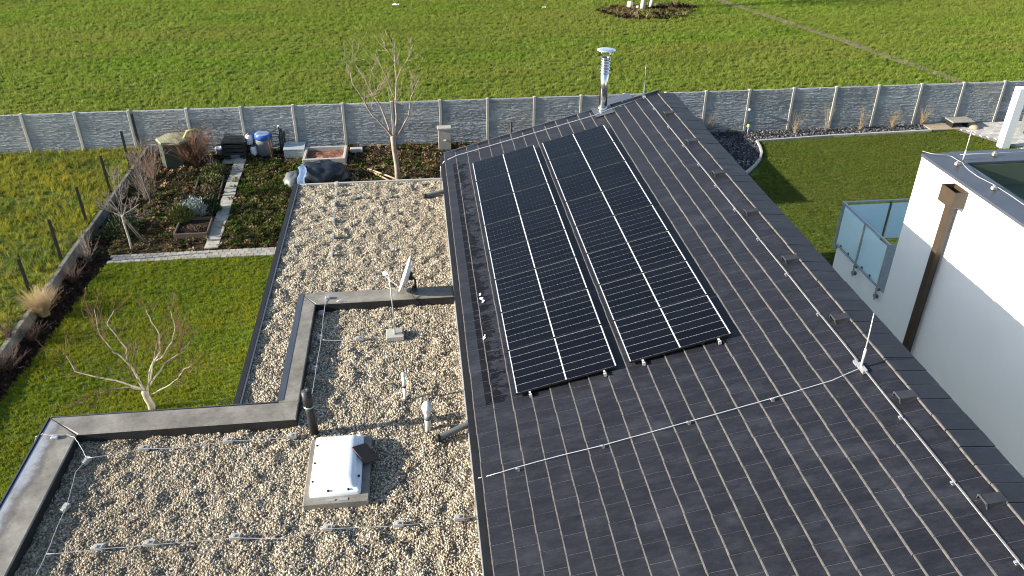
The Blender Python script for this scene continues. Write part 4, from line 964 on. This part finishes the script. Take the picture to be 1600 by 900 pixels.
traced('small pale-barked bare tree on the lawn behind the parapet', (-6.56, 15.62, 0), zb2([(815, 765)])[0], .075, [
    (zb2([(828, 755), (850, 620), (900, 540), (895, 440), (850, 370), (820, 300)]), .042, 0, .3), (zb2([(855, 605), (910, 570), (970, 480), (985, 400), (960, 310)]), .028, .1, -.2),
    (zb2([(845, 725), (930, 600), (1000, 550), (1070, 480)]), .032, 0, .3), (zb2([(840, 782), (930, 740), (1000, 690), (1030, 640), (1070, 620)]), .026, 0, -.5),
    (zb2([(805, 745), (750, 640), (700, 580), (640, 540), (560, 440), (530, 300)]), .042, 0, .2), (zb2([(712, 590), (710, 520), (620, 410), (600, 380), (640, 310)]), .024, .1, .5),
    (zb2([(640, 540), (570, 480), (520, 370)]), .018, .1, -.2), (zb2([(805, 755), (740, 740), (640, 745), (560, 770)]), .03, 0, -.5),
    (zb2([(795, 745), (650, 700), (500, 670), (420, 650), (370, 560)]), .036, 0, .4), (zb2([(775, 690), (750, 590), (765, 470)]), .022, .1, -.3),
    (zb2([(845, 700), (870, 560), (880, 490)]), .024, 0, -.4), (zb2([(790, 720), (740, 660), (730, 600)]), .02, 0, -.5), (zb2([(640, 745), (520, 775), (480, 800)]), .014, -.5, -.7), (zb2([(1000, 550), (1020, 450), (1015, 350)]), .014, .2, .4)], 15.62, 5, 'pale_bark', 'dark_twig', .0064, 16, .62, .68)
t = tree('bare_tree', 'small grey bare tree with stakes at the paver path corner', (-9.22, 23.75, 0), 1.25, (-.02, 0), .034,
     [(-.4, .1, .6, .02), (.4, .1, .55, .02), (.1, .3, .9, .02), (-.25, -.3, .75, .018), (.35, -.3, .4, .018), (-.6, .0, .2, .016), (.65, .2, .1, .016), (.15, -.2, 1.0, .018), (-.5, .3, -.1, .014), (.5, .2, -.15, .014)], 9, 'grey_bark', 'grey_twig', 3, .08, (3, 4), .007)
b = MB(); b.tube([(-8.85, 24.1, 0), (-9.2, 23.8, 1.1)], .022, 6); b.tube([(-9.0, 24.2, 0), (-9.22, 23.82, 1.0)], .018, 6); b.build('stake', 'grey_twig', t)
tree('bare_tree', 'thin grey bare tree among the shrubs near the green tank', (-9.5, 27.2, 0), 1.0, (-.1, 0), .026,
     [(-.4, .1, .8, .016), (.3, .1, .9, .016), (.0, -.3, .9, .016), (.4, -.2, .5, .014), (-.3, .3, .6, .014), (.6, .2, .6, .014)], 14, 'grey_twig', 'grey_twig', 3, .1, (3, 4), .007)
# field tree: two trunks, grown past the top of the picture
MXX, MYY = 15.4, 54.4
t = tree('field_tree', 'pale-trunked tree standing on a mound in the field', (15.1, 54.6, .15), 3.2, (.1, .1), .14,
     [(-1.6, .5, 3, .09), (1.5, .2, 3.2, .09), (.2, -1.2, 3, .08), (.1, 1.4, 3.4, .08)], 31, 'trunk_cut', 'twig', 3, .1, (2, 3))
t = tree('field_tree', 'second thinner trunk with dark fork on the field mound', (15.75, 55.0, .15), 2.6, (.35, .1), .11,
     [(1.2, .5, 2.6, .07), (-.4, .8, 3, .07), (.5, -1, 2.6, .07)], 37, 'trunk_cut', 'twig', 3, .1, (2, 3))
pts = [(MXX+3.3*math.cos(a)*(1+.15*math.sin(3*a)), MYY-.4+2.3*math.sin(a)*(1+.1*math.cos(2*a))) for a in [2*math.pi*k/18 for k in range(18)]]
md_ = sheet('soil_mound', pts, .05, 'soil', .3, .16, 1.1)
M['dry_blade'] = blade_mat('dry_blade', [(.08, .055, .03), (.2, .15, .08), (.34, .27, .16), (.12, .07, .04)], 1, .2)
dry = tuft('dry_tuft', 'dry_blade', 12, .3, .12, .02, .8, 2)
scatter(md_, [(dry, 9, .5, 1.3, (.6, .4, .6, .15), .4), (dlf, 50, 1, 3, None, .9)], 71)
for (px, py, s, lab) in ((984, 10, .45, 'pale broken stump left of the field tree'), (996, 12, .22, 'small pale stump close to the field tree trunk')):
    p = gp(px, py+2, .05); b = MB(); b.lathe(p, [(s*.55, -.05), (s*.45, .2), (s*.38, s*.9), (.05, s*.95)], 8); tag(b.build('stump', 'trunk_cut'), lab, 'stump')
# track through the field and scraps of white litter
tp = [gp(*q, .0) for q in ((1540, 148), (1490, 127), (1440, 109), (1380, 89), (1310, 63), (1250, 44), (1180, 20), (1110, -2), (1040, -24))]
mb = MB(); 
for i, p in enumerate(tp):
    d = (tp[min(i+1, len(tp)-1)]-tp[max(i-1, 0)]).normalized(); s = Vector((-d.y, d.x, 0))*.34
    mb.v += [tuple(p-s+Vector((0, 0, .09))), tuple(p+s+Vector((0, 0, .09)))]
for i in range(len(tp)-1): mb.f.append([2*i, 2*i+1, 2*i+3, 2*i+2]); mb.mi.append(0); mb.sm.append(False)
tr = mb.build('field_track', 'track_soil'); tr['kind'] = 'structure'
scatter(tr, [(dry, 5, .3, .7, None, .4), (fb[1], 12, .3, .7, None, .3)], 77)
for (px, py, s, lab) in ((618, 8, .2, 'crumpled white sheet lying far out in the field'), (850, 12, .1, 'small white scrap lying in the field left of the mound')):
    p = gp(px, py, .16); r = random.Random(px); mb = MB(); n = 6
    vs = [p+Vector((s*(i/n-.5)*2.2, s*(j/n-.5)*1.4, s*.5*noise.noise(Vector((i*.9+px, j*.9, 0)))+.04)) for j in range(n+1) for i in range(n+1)]
    mb.add(vs, [(j*(n+1)+i, j*(n+1)+i+1, (j+1)*(n+1)+i+1, (j+1)*(n+1)+i) for j in range(n) for i in range(n)], 0, True); tag(mb.build('litter_scrap', 'white_plastic'), lab, 'litter')

# ------------------------------------------------ things along the fence
# green tank with cut off corners
c = Vector((-9.35, 30.75, 0)); t = thing('rain_tank', c, 'dark green tank with a mossy lid in the garden corner', 'water tank')
mb = MB(); mb.lathe(c, [(.62, 0), (.62, .95), (.6, 1.0)], 6, smooth=False); mb.build('tank_body', 'mossy_green', t)
mb = MB(); mb.lathe(c, [(.66, .98), (.68, 1.02), (.64, 1.08), (.2, 1.14)], 6, smooth=False); mb.build('lid', 'lid_green', t)
mb = MB(); mb.tube([(-8.95, 30.6, 1.06), (-8.8, 30.75, 1.3), (-8.5, 30.85, 1.33), (-8.35, 30.9, 1.2)], [.05, .07, .07, .05], 6); mb.build('cover_fold', 'yellow_leaf', t)
# compost bin
c = Vector((-7.25, 31.25, 0)); t = thing('compost_bin', c, 'black slatted compost bin against the concrete fence', 'compost bin')
for z in (.1, .26, .42, .58):
    b = MB(); b.bevbox(c+Vector((0, -.38, z)), (.86, .03, .13), .006); b.bevbox(c+Vector((0, .38, z)), (.86, .03, .13), .006)
    b.build('slat', 'dark_plastic', t); b = MB(); b.bevbox(c+Vector((-.41, 0, z)), (.03, .72, .13), .006); b.bevbox(c+Vector((.41, 0, z)), (.03, .72, .13), .006); b.build('slat', 'dark_plastic', t)
b = MB(); [b.box(c+Vector((sx*.41, sy*.38, .34)), (.06, .06, .68)) for sx in (-1, 1) for sy in (-1, 1)]; b.build('corner_post', 'black_metal', t)
b = MB(); b.bevbox(c+Vector((-.02, .02, .71)), (.84, .8, .05), .012, Matrix.Rotation(.06, 3, 'Y')); b.box(c+Vector((0, .05, .755)), (.3, .1, .04)); b.build('lid', 'dark_plastic', t)
b = MB(); b.bevbox(c+Vector((.02, -.4, .14)), (.36, .02, .22), .004); b.build('hatch', 'grey_plastic', t)
# bucket
c = gp(345, 243, .0); t = thing('bucket', c, 'white bucket left of the black compost bin', 'bucket'); b = MB(); b.lathe(c, [(.13, 0), (.165, .3), (.175, .3), (.175, .32), (.15, .32), (.12, .05)], 16); b.build('pail', 'white_plastic', t)
b = MB(); b.tube([c+Vector((.17*math.cos(a), -.03, .3+.12*math.sin(a)-.1)) for a in [math.pi*k/8 for k in range(9)]], .005, 4); b.build('handle', 'zinc', t)
# canisters
for (px, py, lab) in ((391, 229, 'upper white canister leaning against the fence post by the compost bin'), (398, 243, 'lower white canister on the ground by the compost bin')):
    c = gp(px, py, .0)
    if py < 235: c = Vector((-6.75, 31.55, .0))
    z = .42 if py < 235 else 0
    t = thing('canister', c, lab, 'canister', 'white canisters'); b = MB(); b.lathe(c+Vector((0, 0, z)), [(.13, 0), (.14, .03), (.14, .3), (.11, .36), (.05, .38)], 14); b.build('body', 'white_plastic', t)
    b = MB(); b.lathe(c+Vector((0, 0, z)), [(.05, .38), (.05, .43)], 10); b.build('screw_cap', 'grey_plastic', t)
    if z: b = MB(); b.bevbox(c+Vector((0, 0, .21)), (.3, .3, .42), .01); tag(b.build('crate', 'dark_plastic'), 'dark crate under the upper white canister', 'crate')
# barrel
c = Vector((-6.15, 31.35, 0)); t = thing('rain_barrel', c, 'pale rain barrel with a blue lid against the fence', 'barrel')
b = MB(); b.lathe(c, [(.26, 0), (.31, .12), (.33, .4), (.31, .68), (.28, .72)], 20); b.build('barrel_body', 'grey_plastic', t)
b = MB(); b.lathe(c, [(.315, .7), (.335, .72), (.335, .86), (.31, .9)], 20); b.build('lid_rim', 'blue', t)
b = MB(); b.lathe(c, [(.309, .9), (.25, .905), (.02, .91)], 20); b.box(c+Vector((.02, 0, .915)), (.4, .08, .02)); b.build('lid', 'blue_tarp', t)
bare_shrub('thin reddish shoot in front of the blue-lidded barrel', (-5.85, 30.85, 0), 8, .85, .2, .01, 'red_twig', 12, 2)
# black pipes
c = Vector((-5.55, 31.5, 0)); t = thing('pipe_stand', c, 'dark upright pipes leaning on the fence beside the barrel', 'pipes'); 
for k in range(3): b = MB(); b.tube([c+Vector((.09*k, -.1, 0)), c+Vector((.09*k-.02, .12, 1.05-.1*k))], .04, 10); b.build('pipe', 'dark_plastic', t)
b = MB(); b.bevbox(c+Vector((-.02, .12, 1.07)), (.08, .08, .07), .01); b.build('pipe_cap', 'white_plastic', t)
# cold frame
c = Vector((-4.98, 31.15, 0)); t = thing('cold_frame', c, 'pale translucent box with a lid beside the barrel', 'cold frame')
for c2, d in (((0, -.26, .16), (.74, .02, .3)), ((0, .26, .2), (.74, .02, .38)), ((-.37, 0, .17), (.02, .5, .32)), ((.37, 0, .17), (.02, .5, .32))): b = MB(); b.bevbox(c+Vector(c2), d, .004); b.build('side_pane', 'cold_pane', t)
b = MB()
for z in (.03, .12, .22, .31): b.box(c+Vector((0, -.274, z)), (.76, .012, .025))
for x in (-.37, 0, .37): b.box(c+Vector((x, -.28, .17)), (.03, .012, .32))
b.build('frame_bar', 'pale_concrete', t)
b = MB(); b.bevbox(c+Vector((0, 0, .4)), (.82, .58, .025), .006, Matrix.Rotation(.16, 3, 'X')); b.build('lid', 'cold_pane', t)
# concrete trough with reddish soil
x0, x1, y0, y1 = -4.5, -2.98, 29.9, 31.15
t = thing('planter_trough', ((x0+x1)/2, (y0+y1)/2, 0), 'pale concrete trough filled with reddish soil by the fence', 'planter')
for c2, d in ((((x0+x1)/2, y0, .17), (x1-x0+.1, .1, .34)), (((x0+x1)/2, y1, .17), (x1-x0+.1, .1, .34)), ((x0, (y0+y1)/2, .168), (.1, y1-y0-.105, .335)), ((x1, (y0+y1)/2, .168), (.1, y1-y0-.105, .335))): b = MB(); b.bevbox(c2, d, .012); b.build('trough_side', 'pale_concrete', t)
o = sheet('trough_soil', [(x0+.05, y0+.05), (x1-.05, y0+.05), (x1-.05, y1-.05), (x0+.05, y1-.05)], .2, 'red_soil', .08, .07, 2.5, None); del o['kind']; o.parent = t; o.matrix_parent_inverse = Matrix.Translation(-t.location)
b = MB(); b.bevbox((-2.6, 31.3, .08), (.5, .35, .14), .02); tag(b.build('stone_block', 'pale_concrete'), 'pale stone block at the corner of the trough', 'stone')
# tarpaulin heap
c = Vector((-4.15, 28.5, 0)); t = thing('tarp_heap', c, 'heap covered by shiny black plastic sheeting behind the gravel roof', 'covered heap')
def heap(cx, cy, rx, ry, h, seed, amp=.16):
    mb = MB(); nu, nv = 26, 12; vs = []
    for i in range(nv+1):
        e = i/nv*math.pi/2
        for k in range(nu):
            a = 2*math.pi*k/nu; q = 1+amp*noise.noise(Vector((math.cos(a)*2.2+seed, math.sin(a)*2.2, e*2)))+.05*math.sin(a*9+3*e+seed)*math.cos(e)
            vs.append((cx+rx*q*math.cos(a)*math.cos(e)**.7, cy+ry*q*math.sin(a)*math.cos(e)**.7, h*q*math.sin(e)))
    fs = [(i*nu+k, i*nu+(k+1) % nu, (i+1)*nu+(k+1) % nu, (i+1)*nu+k) for i in range(nv) for k in range(nu)]
    mb.add(vs, fs, 0, True); return mb
heap(-3.75, 28.75, 1.0, .7, .62, 1).build('black_sheet', 'tarp', t)
heap(-4.72, 28.4, .4, .55, .42, 4, .1).build('grey_sheet', 'grey_plastic', t)
mb = MB(); n = 9; vs = []
for i in range(n):
    q = i/(n-1)
    for k in range(4): vs.append((-4.5+.09*k+.05*math.sin(i*1.7), 28.95-1.35*q, .5+.12*math.sin(q*3)-.38*max(0, q-.45)*1.6+.04*(k % 2)))
mb.add(vs, [(i*4+k, i*4+k+1, i*4+k+5, i*4+k+4) for i in range(n-1) for k in range(3)], 0, True); mb.build('blue_edge', 'blue_tarp', t)
# meter box
c = Vector((.93, 31.25, 0)); t = thing('meter_box', c, 'grey free-standing utility box with a pale top at the fence', 'utility box')
b = MB(); b.bevbox(c+Vector((0, 0, .44)), (.5, .3, .88), .012); b.build('cabinet', 'concrete', t)
b = MB(); b.bevbox(c+Vector((0, 0, .9)), (.56, .36, .07), .012); b.build('cover', 'pale_concrete', t)
b = MB(); b.lathe(c+Vector((0, 0, 0)), [(.01, 0), (.01, .01)], 6); b.box(c+Vector((.01, -.165, .42)), (.1, .03, .05)); b.build('lock', 'white_plastic', t)
# poles
for (a, b_, lab) in (((575, 264), (632, 285), 'longer pale pole lying on the soil beside the bare tree'), ((574, 266), (612, 284), 'shorter pale pole lying on the soil beside the bare tree')):
    p, q = gp(*a, .07), gp(*b_, .07); b = MB(); b.tube([p, p.lerp(q, .5)+Vector((0, 0, .02)), q], .035, 7); tag(b.build('garden_pole', 'pale_timber'), lab, 'pole', 'poles on the soil')
# posts seen behind the roof edge
for (x, h, mat, lab) in ((3.62, .75, 'black_metal', 'short black post in front of the fence beyond the roof'),):
    b = MB(); b.tube([(x, 31.2, 0), (x, 31.2, h+.3)], .05, 10); tag(b.build('garden_post', mat), lab, 'post')
mb = MB(); twigs(mb, (6.6, 31.3, 0), 1, 1.0, .05, .02, random.Random(3), 4, 0); tag(mb.build('garden_cane', 'straw'), 'single pale cane by the fence left of the flue pipe', 'cane')

# ================================================================== right garden
# boundary fence between the two gardens, seen only by the shadow it throws on the lawn
t = thing('garden_divider', (8.9, 28, 0), 'grey slab fence between the two back gardens behind the tiled roof', 'fence')
for k in range(4):
    b = MB(); b.bevbox((8.9, 24.55+k*1.86+.9, .83), (.06, 1.78, 1.64), .008); b.build('panel', 'concrete', t)
for k in range(5): b = MB(); b.bevbox((8.9, 24.5+k*1.86, .85), (.12, .08, 1.72), .01); b.build('post', 'pale_concrete', t)
sb = [(9.1, 30.55)]
kerb_px = [(1162, 273), (1170, 268), (1180, 259), (1187, 250), (1190, 240), (1187, 230), (1182, 222)]
kp = [gp(*q, .03) for q in kerb_px]+[gp(1300, 213.5, .03), gp(1455, 205.5, .03)]
rl_poly = [(9.0, 12), (26, 12), (26, 26), (24.2, 28.4), (22.75, 31.15)]+[(p.x, p.y-.06) for p in kp[::-1]]+[(9.0, 27.9)]
# the lawn is not convex, so it is laid as pieces that butt together
def strip(name, mat, a, b_, z, step, amp, seed, pieces):
    o = sheet(name, a, z, mat, step, amp, .9); scatter(o, pieces, seed); return o
rt2 = [tuft('right_lawn_tuft', 'right_lawn_blade', 14, .06, .06, .011, .8, s) for s in (6, 7)]
pcs = [(rt2[0], 110, .6, 1.3, (.9, .32, .6, .55), .3), (rt2[1], 100, .5, 1.1, None, .4)]
ycut = kp[0].y-.06
yc = kp[0].y-.06
E0 = (24.45, 27.95)
strip('lawn', 'lawn_soil', [(9.0, 12), (26.6, 12), (26.6, 24.9), (26.6-(yc-24.9)*2.15/3.05, yc), (9.0, yc)], None, .025, .3, .02, 91, pcs)
strip('lawn', 'lawn_soil', [(kp[4].x+.05, yc), (26.6-(yc-24.9)*2.15/3.05, yc), (22.72, 31.0), (kp[6].x+.02, kp[6].y-.02), (kp[4].x+.02, kp[4].y)], None, .0255, .3, .02, 95, pcs)
strip('lawn', 'lawn_soil', [(kp[0].x+.05, yc), (kp[4].x+.05, yc), (kp[4].x+.05, kp[4].y), (kp[3].x+.06, kp[3].y-.05), (kp[2].x+.06, kp[2].y-.08)], None, .026, .3, .02, 99, pcs)
slate_poly = [(9.0, kp[0].y)]+[(p.x, p.y) for p in kp]+[(22.8, FENCE_Y-.1), (9.0, FENCE_Y-.1)]
bm = bmesh.new(); bm.faces.new([bm.verts.new((x, y, .035)) for x, y in slate_poly]); bmesh.ops.triangulate(bm, faces=bm.faces[:]); bmesh.ops.subdivide_edges(bm, edges=bm.edges[:], cuts=3, use_grid_fill=True)
me = bpy.data.meshes.new('slate_gravel'); bm.to_mesh(me); bm.free(); me.materials.append(M['slate_bed'])
o = put('slate_gravel', me); o['kind'] = 'stuff'
sc_ = [stone('slate_chip', 'slate_chip', .045, .5, s) for s in (5, 6)]
scatter(o, [(sc_[0], 130, .6, 1.5, None, .8), (sc_[1], 110, .5, 1.2, None, .8)], 101)
t = thing('lawn_kerb', kp[6], 'pale curved kerb between the right lawn and the slate bed', 'kerb')
for i in range(len(kp)-1):
    a, b_ = kp[i], kp[i+1]; L_ = (b_-a).length; n = max(1, round(L_/1.0))
    for k in range(n):
        p, q = a.lerp(b_, k/n), a.lerp(b_, (k+1)/n); d = (q-p); b = MB(); b.bevbox((p+q)/2+Vector((0, 0, .03)), (d.length-.006, .09, .12), .01, Matrix.Rotation(math.atan2(d.y, d.x), 3, 'Z')); b.build('kerb_stone', 'pale_concrete', t)
for i, (px, py, n, h) in enumerate(((1241.7, 208, 16, .85), (1290, 205, 9, 1.15), (1344, 202, 16, .95), (1394, 199.5, 20, .85), (1440, 195.5, 22, .85))):
    p = gp(px, py, .03); lab = '%s dry ornamental grass tuft from the roof side in the slate bed' % ORD[i]
    t = thing('dry_grass', p, lab, 'dry grass', 'dry grass tufts in the slate bed')
    mb = MB(); twigs(mb, p, n, h, .42, .009, random.Random(40+i), 4, 1); mb.build('stalk', 'straw', t)
    mb = MB(); twigs(mb, p, 50, .3, .17, .008, random.Random(60+i), 3, 0); mb.build('tuft', 'pale_timber', t)
mb = MB(); r = random.Random(4); p0 = gp(1122, 204, .03)
for _ in range(26):
    a = r.uniform(0, 6.28); s = p0+Vector((r.gauss(0, .3), r.gauss(0, .2), .02)); ln = r.uniform(.5, 1.5)
    pts = [s+Vector((math.cos(a)*ln*q, .4*math.sin(a)*ln*q, .7*ln*q*(1-.5*q)*r.uniform(.5, 1.1))) for q in (0, .33, .66, 1)]; mb.tube(pts, [.02, .016, .012, .006], 4)
tag(mb.build('cut_branches', 'twig'), 'tangle of pale cut branches by the slate bed under the fence', 'branches')
bare_shrub('bare stems behind the far roof corner by the fence', (11.9, 31.4, 0), 12, 1.1, .5, .012, 'twig', 77, 2)
p = gp(1167, 214, .03); t = thing('garden_globe_lamp', p, 'small pale globe lamp on a stick in the slate bed', 'garden lamp'); b = MB(); b.tube([p, p+Vector((0, 0, .42))], .014, 6); b.build('stick', 'zinc', t)
b = MB(); b.lathe(p+Vector((0, 0, .48)), [(.01, -.085), (.06, -.06), (.085, 0), (.06, .06), (.01, .085)], 12); b.build('globe', 'yellow_leaf', t)
p = gp(1170, 182, .0); b = MB(); b.lathe((13.75, FENCE_Y-.14, 1.0), [(.05, -.05), (.06, 0), (.05, .05)], 10); tag(b.build('fence_fitting', 'alu'), 'small pale fitting on the fence post behind the globe lamp', 'fitting')
# terrace
tc = [(22.75, 31.1), (24.45, 27.95), (26.6, 24.9), (40, 24.9), (40, FENCE_Y-.1), (22.8, FENCE_Y-.1)]
bm = bmesh.new(); bm.faces.new([bm.verts.new((x, y, .03)) for x, y in tc]); me = bpy.data.meshes.new('terrace'); bm.to_mesh(me); bm.free(); me.materials.append(M['terrace_bed']); ter = put('terrace', me); ter['kind'] = 'structure'
tpm = MB().bevbox((0, 0, .03), (.39, .19, .05), .005).mesh('paver', 'terrace_paver'); cnt = 0; big = MB()
def inside(x, y):
    pl_ = tc; c = False; j = len(pl_)-1
    for i in range(len(pl_)):
        (xi, yi), (xj, yj) = pl_[i], pl_[j]
        if (yi > y) != (yj > y) and x < (xj-xi)*(y-yi)/(yj-yi)+xi: c = not c
        j = i
    return c
row = 0; y = 25.1
while y < FENCE_Y-.2:
    x = 22.8+.2*(row % 2)
    while x < 30:
        if inside(x-.2, y-.1) and inside(x+.2, y+.1) and inside(x-.2, y+.1):
            px, py, _ = frame_px((x, y, 0))
            if px < 1640 and py < 260 and cnt < 290:
                o = bpy.data.objects.new('paver', tpm); C.objects.link(o); o.parent = ter; o.location = (x, y, .006+rnd.uniform(-.002, .003)); cnt += 1
            else: big.box((x, y, .037), (.39, .19, .05))
        x += .397
    y += .197; row += 1
big.build('paver', 'terrace_paver', ter, 'stuff')
for k, (x, y) in enumerate(((22.95, 31.3), (22.25, 31.35))):
    pass
b = MB(); p = gp(1470, 198, .05); b.bevbox(p, (1.35, .75, .06), .01); tag(b.build('stone_slab', 'rusty_slab'), 'pale stone slab with rusty stains at the end of the slate bed', 'slab')
p = Vector((23.05, 31.42, .03)); t = thing('fire_box', p, 'low dark hollow box under a grey slab roof beside the terrace', 'box')
b = MB(); b.box(p+Vector((-.34, 0, .13)), (.05, .5, .26)); b.box(p+Vector((.34, 0, .13)), (.05, .5, .26)); b.box(p+Vector((0, .24, .13)), (.62, .04, .26)); b.build('box_side', 'black_metal', t)
b = MB(); b.bevbox(p+Vector((.1, .03, .287)), (1.0, .66, .05), .012); b.build('cover_slab', 'concrete', t)
p = gp(1522, 200, .06); b = MB(); b.lathe(p, [(.17, -.05), (.21, .0), (.19, .07), (.12, .12), (.03, .135)], 12); tag(b.build('stone', 'tan_stone'), 'rounded tan stone lying on the pale terrace', 'stone')
t = thing('terrace_column', (24.2, 29.6, 0), 'white square column rising from the pale terrace', 'column')
b = MB(); b.bevbox((23.55, 28.95, 1.25), (.36, .34, 2.5), .01); b.build('shaft', 'render_white', t)
b = MB(); b.box((25.4, 30.3, 1.25), (.3, .3, 2.3)); tag(b.build('dark_screen', 'grey_plastic'), 'dark grey post at the right edge beyond the white column', 'post')

# ================================================================== neighbouring white house
XW, YW, ZT = 10.4, 14.95, 5.88
nh = thing('white_house', (14, 10, 0), 'white rendered flat-roofed house with a dark metal parapet cap', 'house')
b = MB()
b.box(((XW+.3), (YW+1)/2, ZT/2-.03), (.6, YW-1, ZT-.06)); b.box(((XW+.6+19)/2, YW-.26, ZT/2-.03), (19-XW-.6-.002, .52, ZT-.06)); b.build('wall', 'render_white', nh)
b = MB(); b.box((14.8, 7.6, 2.7), (7.55, 13.6, 5.3)); b.build('flat_roof', 'membrane_green', nh)
b = MB(); b.box(((XW+19)/2, (YW+17.3)/2+.0005, 1.2), (19-XW, 17.3-YW-.001, 2.4)); b.build('terrace_block', 'render_white', nh)
b = MB(); b.bevbox((XW+.31, (YW+1)/2+.0, ZT-.025), (.66, YW-1+.06, .06), .008); b.build('parapet_cap', 'dark_cap', nh)
b = MB(); b.bevbox(((XW+.645+19)/2, YW-.24, ZT-.024), (19-XW-.65, .6, .06), .008); b.build('parapet_cap', 'dark_cap', nh)
b = MB(); b.box((XW+.1, 11.2, ZT+.012), (.75, .03, .02)); b.box((13.3, YW-.24, ZT+.012), (.03, .62, .02)); b.build('cap_joint', 'black_metal', nh)
b = MB(); b.box((XW+1.6, (YW+17.3)/2, 2.42), (3.1, 17.25-YW, .03)); b.build('balcony_floor', 'terrace_paver', nh)
b = MB(); b.box((XW+.62, 7.6, 5.57), (.03, 13.62, .5)); b.box((14.8, YW-.535, 5.571), (8.3, .03, .5)); b.build('upstand', 'membrane_green', nh)
# downpipe with hopper
hy = 13.5; xh = XW-.15
b = MB(); 
dp = MB()
dp.box((xh+.02, hy-.02, 2.72), (.12, .17, 5.44)); pipe = dp.build('downpipe', 'brown_metal', nh)
b = MB(); o4 = [(-.13, -.23), (.15, -.23), (.15, .23), (-.13, .23)]; i4 = [(-.11, -.205), (.13, -.205), (.13, .205), (-.11, .205)]
vs = [(xh+x, hy-.02+y, z) for z, q in ((5.43, [(a*.95, c_*.95) for a, c_ in o4]), (5.445, o4), (5.77, o4)) for x, y in q]+[(xh+x, hy-.02+y, z) for z in (5.77, 5.5) for x, y in i4]
fs = []
for r_ in range(4):
    for k in range(4): j = (k+1) % 4; fs.append((r_*4+k, r_*4+j, r_*4+4+j, r_*4+4+k))
fs += [(3, 2, 1, 0), (16, 17, 18, 19)]
b.add(vs, fs); b.build('hopper', 'brown_metal', pipe)
# balcony balustrade: glass panes held by flat posts
t = thing('balcony_railing', (XW, 17.3, 2.4), 'frosted glass balcony railing with grey steel posts on the white house', 'railing')
xr, y0, y1, zb_, zt_ = XW-.07, 15.12, 17.28, 2.55, 3.64
for (a, c2) in ((y0+.05, 16.16), (16.24, y1-.04)):
    b = MB(); b.box((xr, (a+c2)/2, (zb_+zt_)/2-.02), (.014, c2-a, zt_-zb_-.1)); b.build('glass_pane', 'frosted_glass', t)
for (a, c2) in ((xr+.06, 11.55), (11.63, 13.2)):
    b = MB(); b.box(((a+c2)/2, y1+.06, (zb_+zt_)/2-.02), (c2-a, .014, zt_-zb_-.1)); b.build('glass_pane', 'frosted_glass', t)
for y in (y0, 16.2): b = MB(); b.box((xr-.02, y, 2.92), (.014, .06, 1.44)); b.build('post', 'zinc', t); b = MB(); b.box((XW-.04, y+.03, 2.27), (.09, .1, .07)); b.box((XW-.04, y+.03, 2.45), (.09, .06, .05)); b.build('wall_bracket', 'grey_plastic', t)
b = MB(); b.box((xr, y1+.06, 3.0), (.05, .05, 1.26)); b.build('post', 'zinc', t)
for x in (11.59, 13.2): b = MB(); b.box((x, y1+.085, 3.0), (.06, .014, 1.26)); b.build('post', 'grey_plastic', t)
b = MB(); b.box((xr, (y0+y1)/2+.03, zt_+.012), (.05, y1-y0+.15, .035)); b.build('handrail', 'zinc', t)
b = MB(); b.box(((xr+13.2)/2, y1+.06, zt_+.0125), (13.2-xr-.055, .05, .035)); b.build('handrail', 'zinc', t)
b = MB(); b.box((xr, (y0+y1)/2+.03, zb_-.015), (.03, y1-y0+.1, .03)); b.build('bottom_rail', 'zinc', t)
for y in (y0+.4, 15.9, 16.6, 17.0): b = MB(); b.box((xr-.004, y, zb_+.06), (.04, .05, .05)); b.build('glass_clamp', 'grey_plastic', t)
# lightning wire on the white house
zt = ZT+.06
px_ = [(1441, 236), (1455, 240), (1468, 241.5), (1480, 242), (1488, 245), (1496, 250), (1504, 254), (1507, 259), (1514, 266), (1528, 276), (1540, 282), (1552, 288), (1566, 297), (1580, 306), (1600, 320), (1640, 347)]
pts = [gp(*q, zt+.03*math.sin(i*1.1)) for i, q in enumerate(px_)]
t = thing('conductor_wire', pts[0], 'pale wire lying along the dark parapet cap of the white house', 'wire', 'lightning conductor wires'); b = MB(); b.tube(pts, .0065, 6); b.build('wire_run', 'wire', t)
for i, (q, lab) in enumerate((((1496, 256), 'pale wire block on the white house cap beside the lightning rod'), ((1553, 294), 'pale wire block on the white house cap nearer the camera'), ((1554, 241), 'pale wire block on the far cap of the white house'))):
    p = gp(*q, ZT+.04); t = thing('wire_holder', p, lab, 'wire holder', 'wire holders on the white house'); b = MB(); b.bevbox(p, (.09, .075, .06), .008); b.build('block', 'concrete', t); b = MB(); b.box(p+Vector((0, 0, .045)), (.04, .05, .02)); b.build('clip', 'zinc', t)
p = gp(1459, 251, ZT-.02); tag(MB().bevbox(p+Vector((-.02, 0, 0)), (.05, .06, .05), .01).build('wire_bracket', 'white_plastic'), 'tiny pale bracket at the edge of the white house cap', 'bracket')
p = gp(1505, 249, ZT+.02); t = thing('lightning_rod', p, 'thin lightning rod at the corner of the white house roof', 'lightning rod', 'lightning rods on the white house'); b = MB(); b.tube([p, p+Vector((-.01, 0, .62))], [.01, .006], 6); b.build('rod', 'alu', t)
b = MB(); b.tube([p-Vector((0, 0, .02)), p+Vector((0, 0, .2))], .016, 6); b.build('rod_sleeve', 'alu', t)
# near the far wire on the far cap
b = MB(); b.tube([gp(1500, 241.5, zt), gp(1530, 240, zt), gp(1560, 239, zt), gp(1620, 236, zt)], .008, 6); tag(b.build('conductor_wire', 'alu'), 'thin wire along the far cap of the white house', 'wire', 'lightning conductor wires')
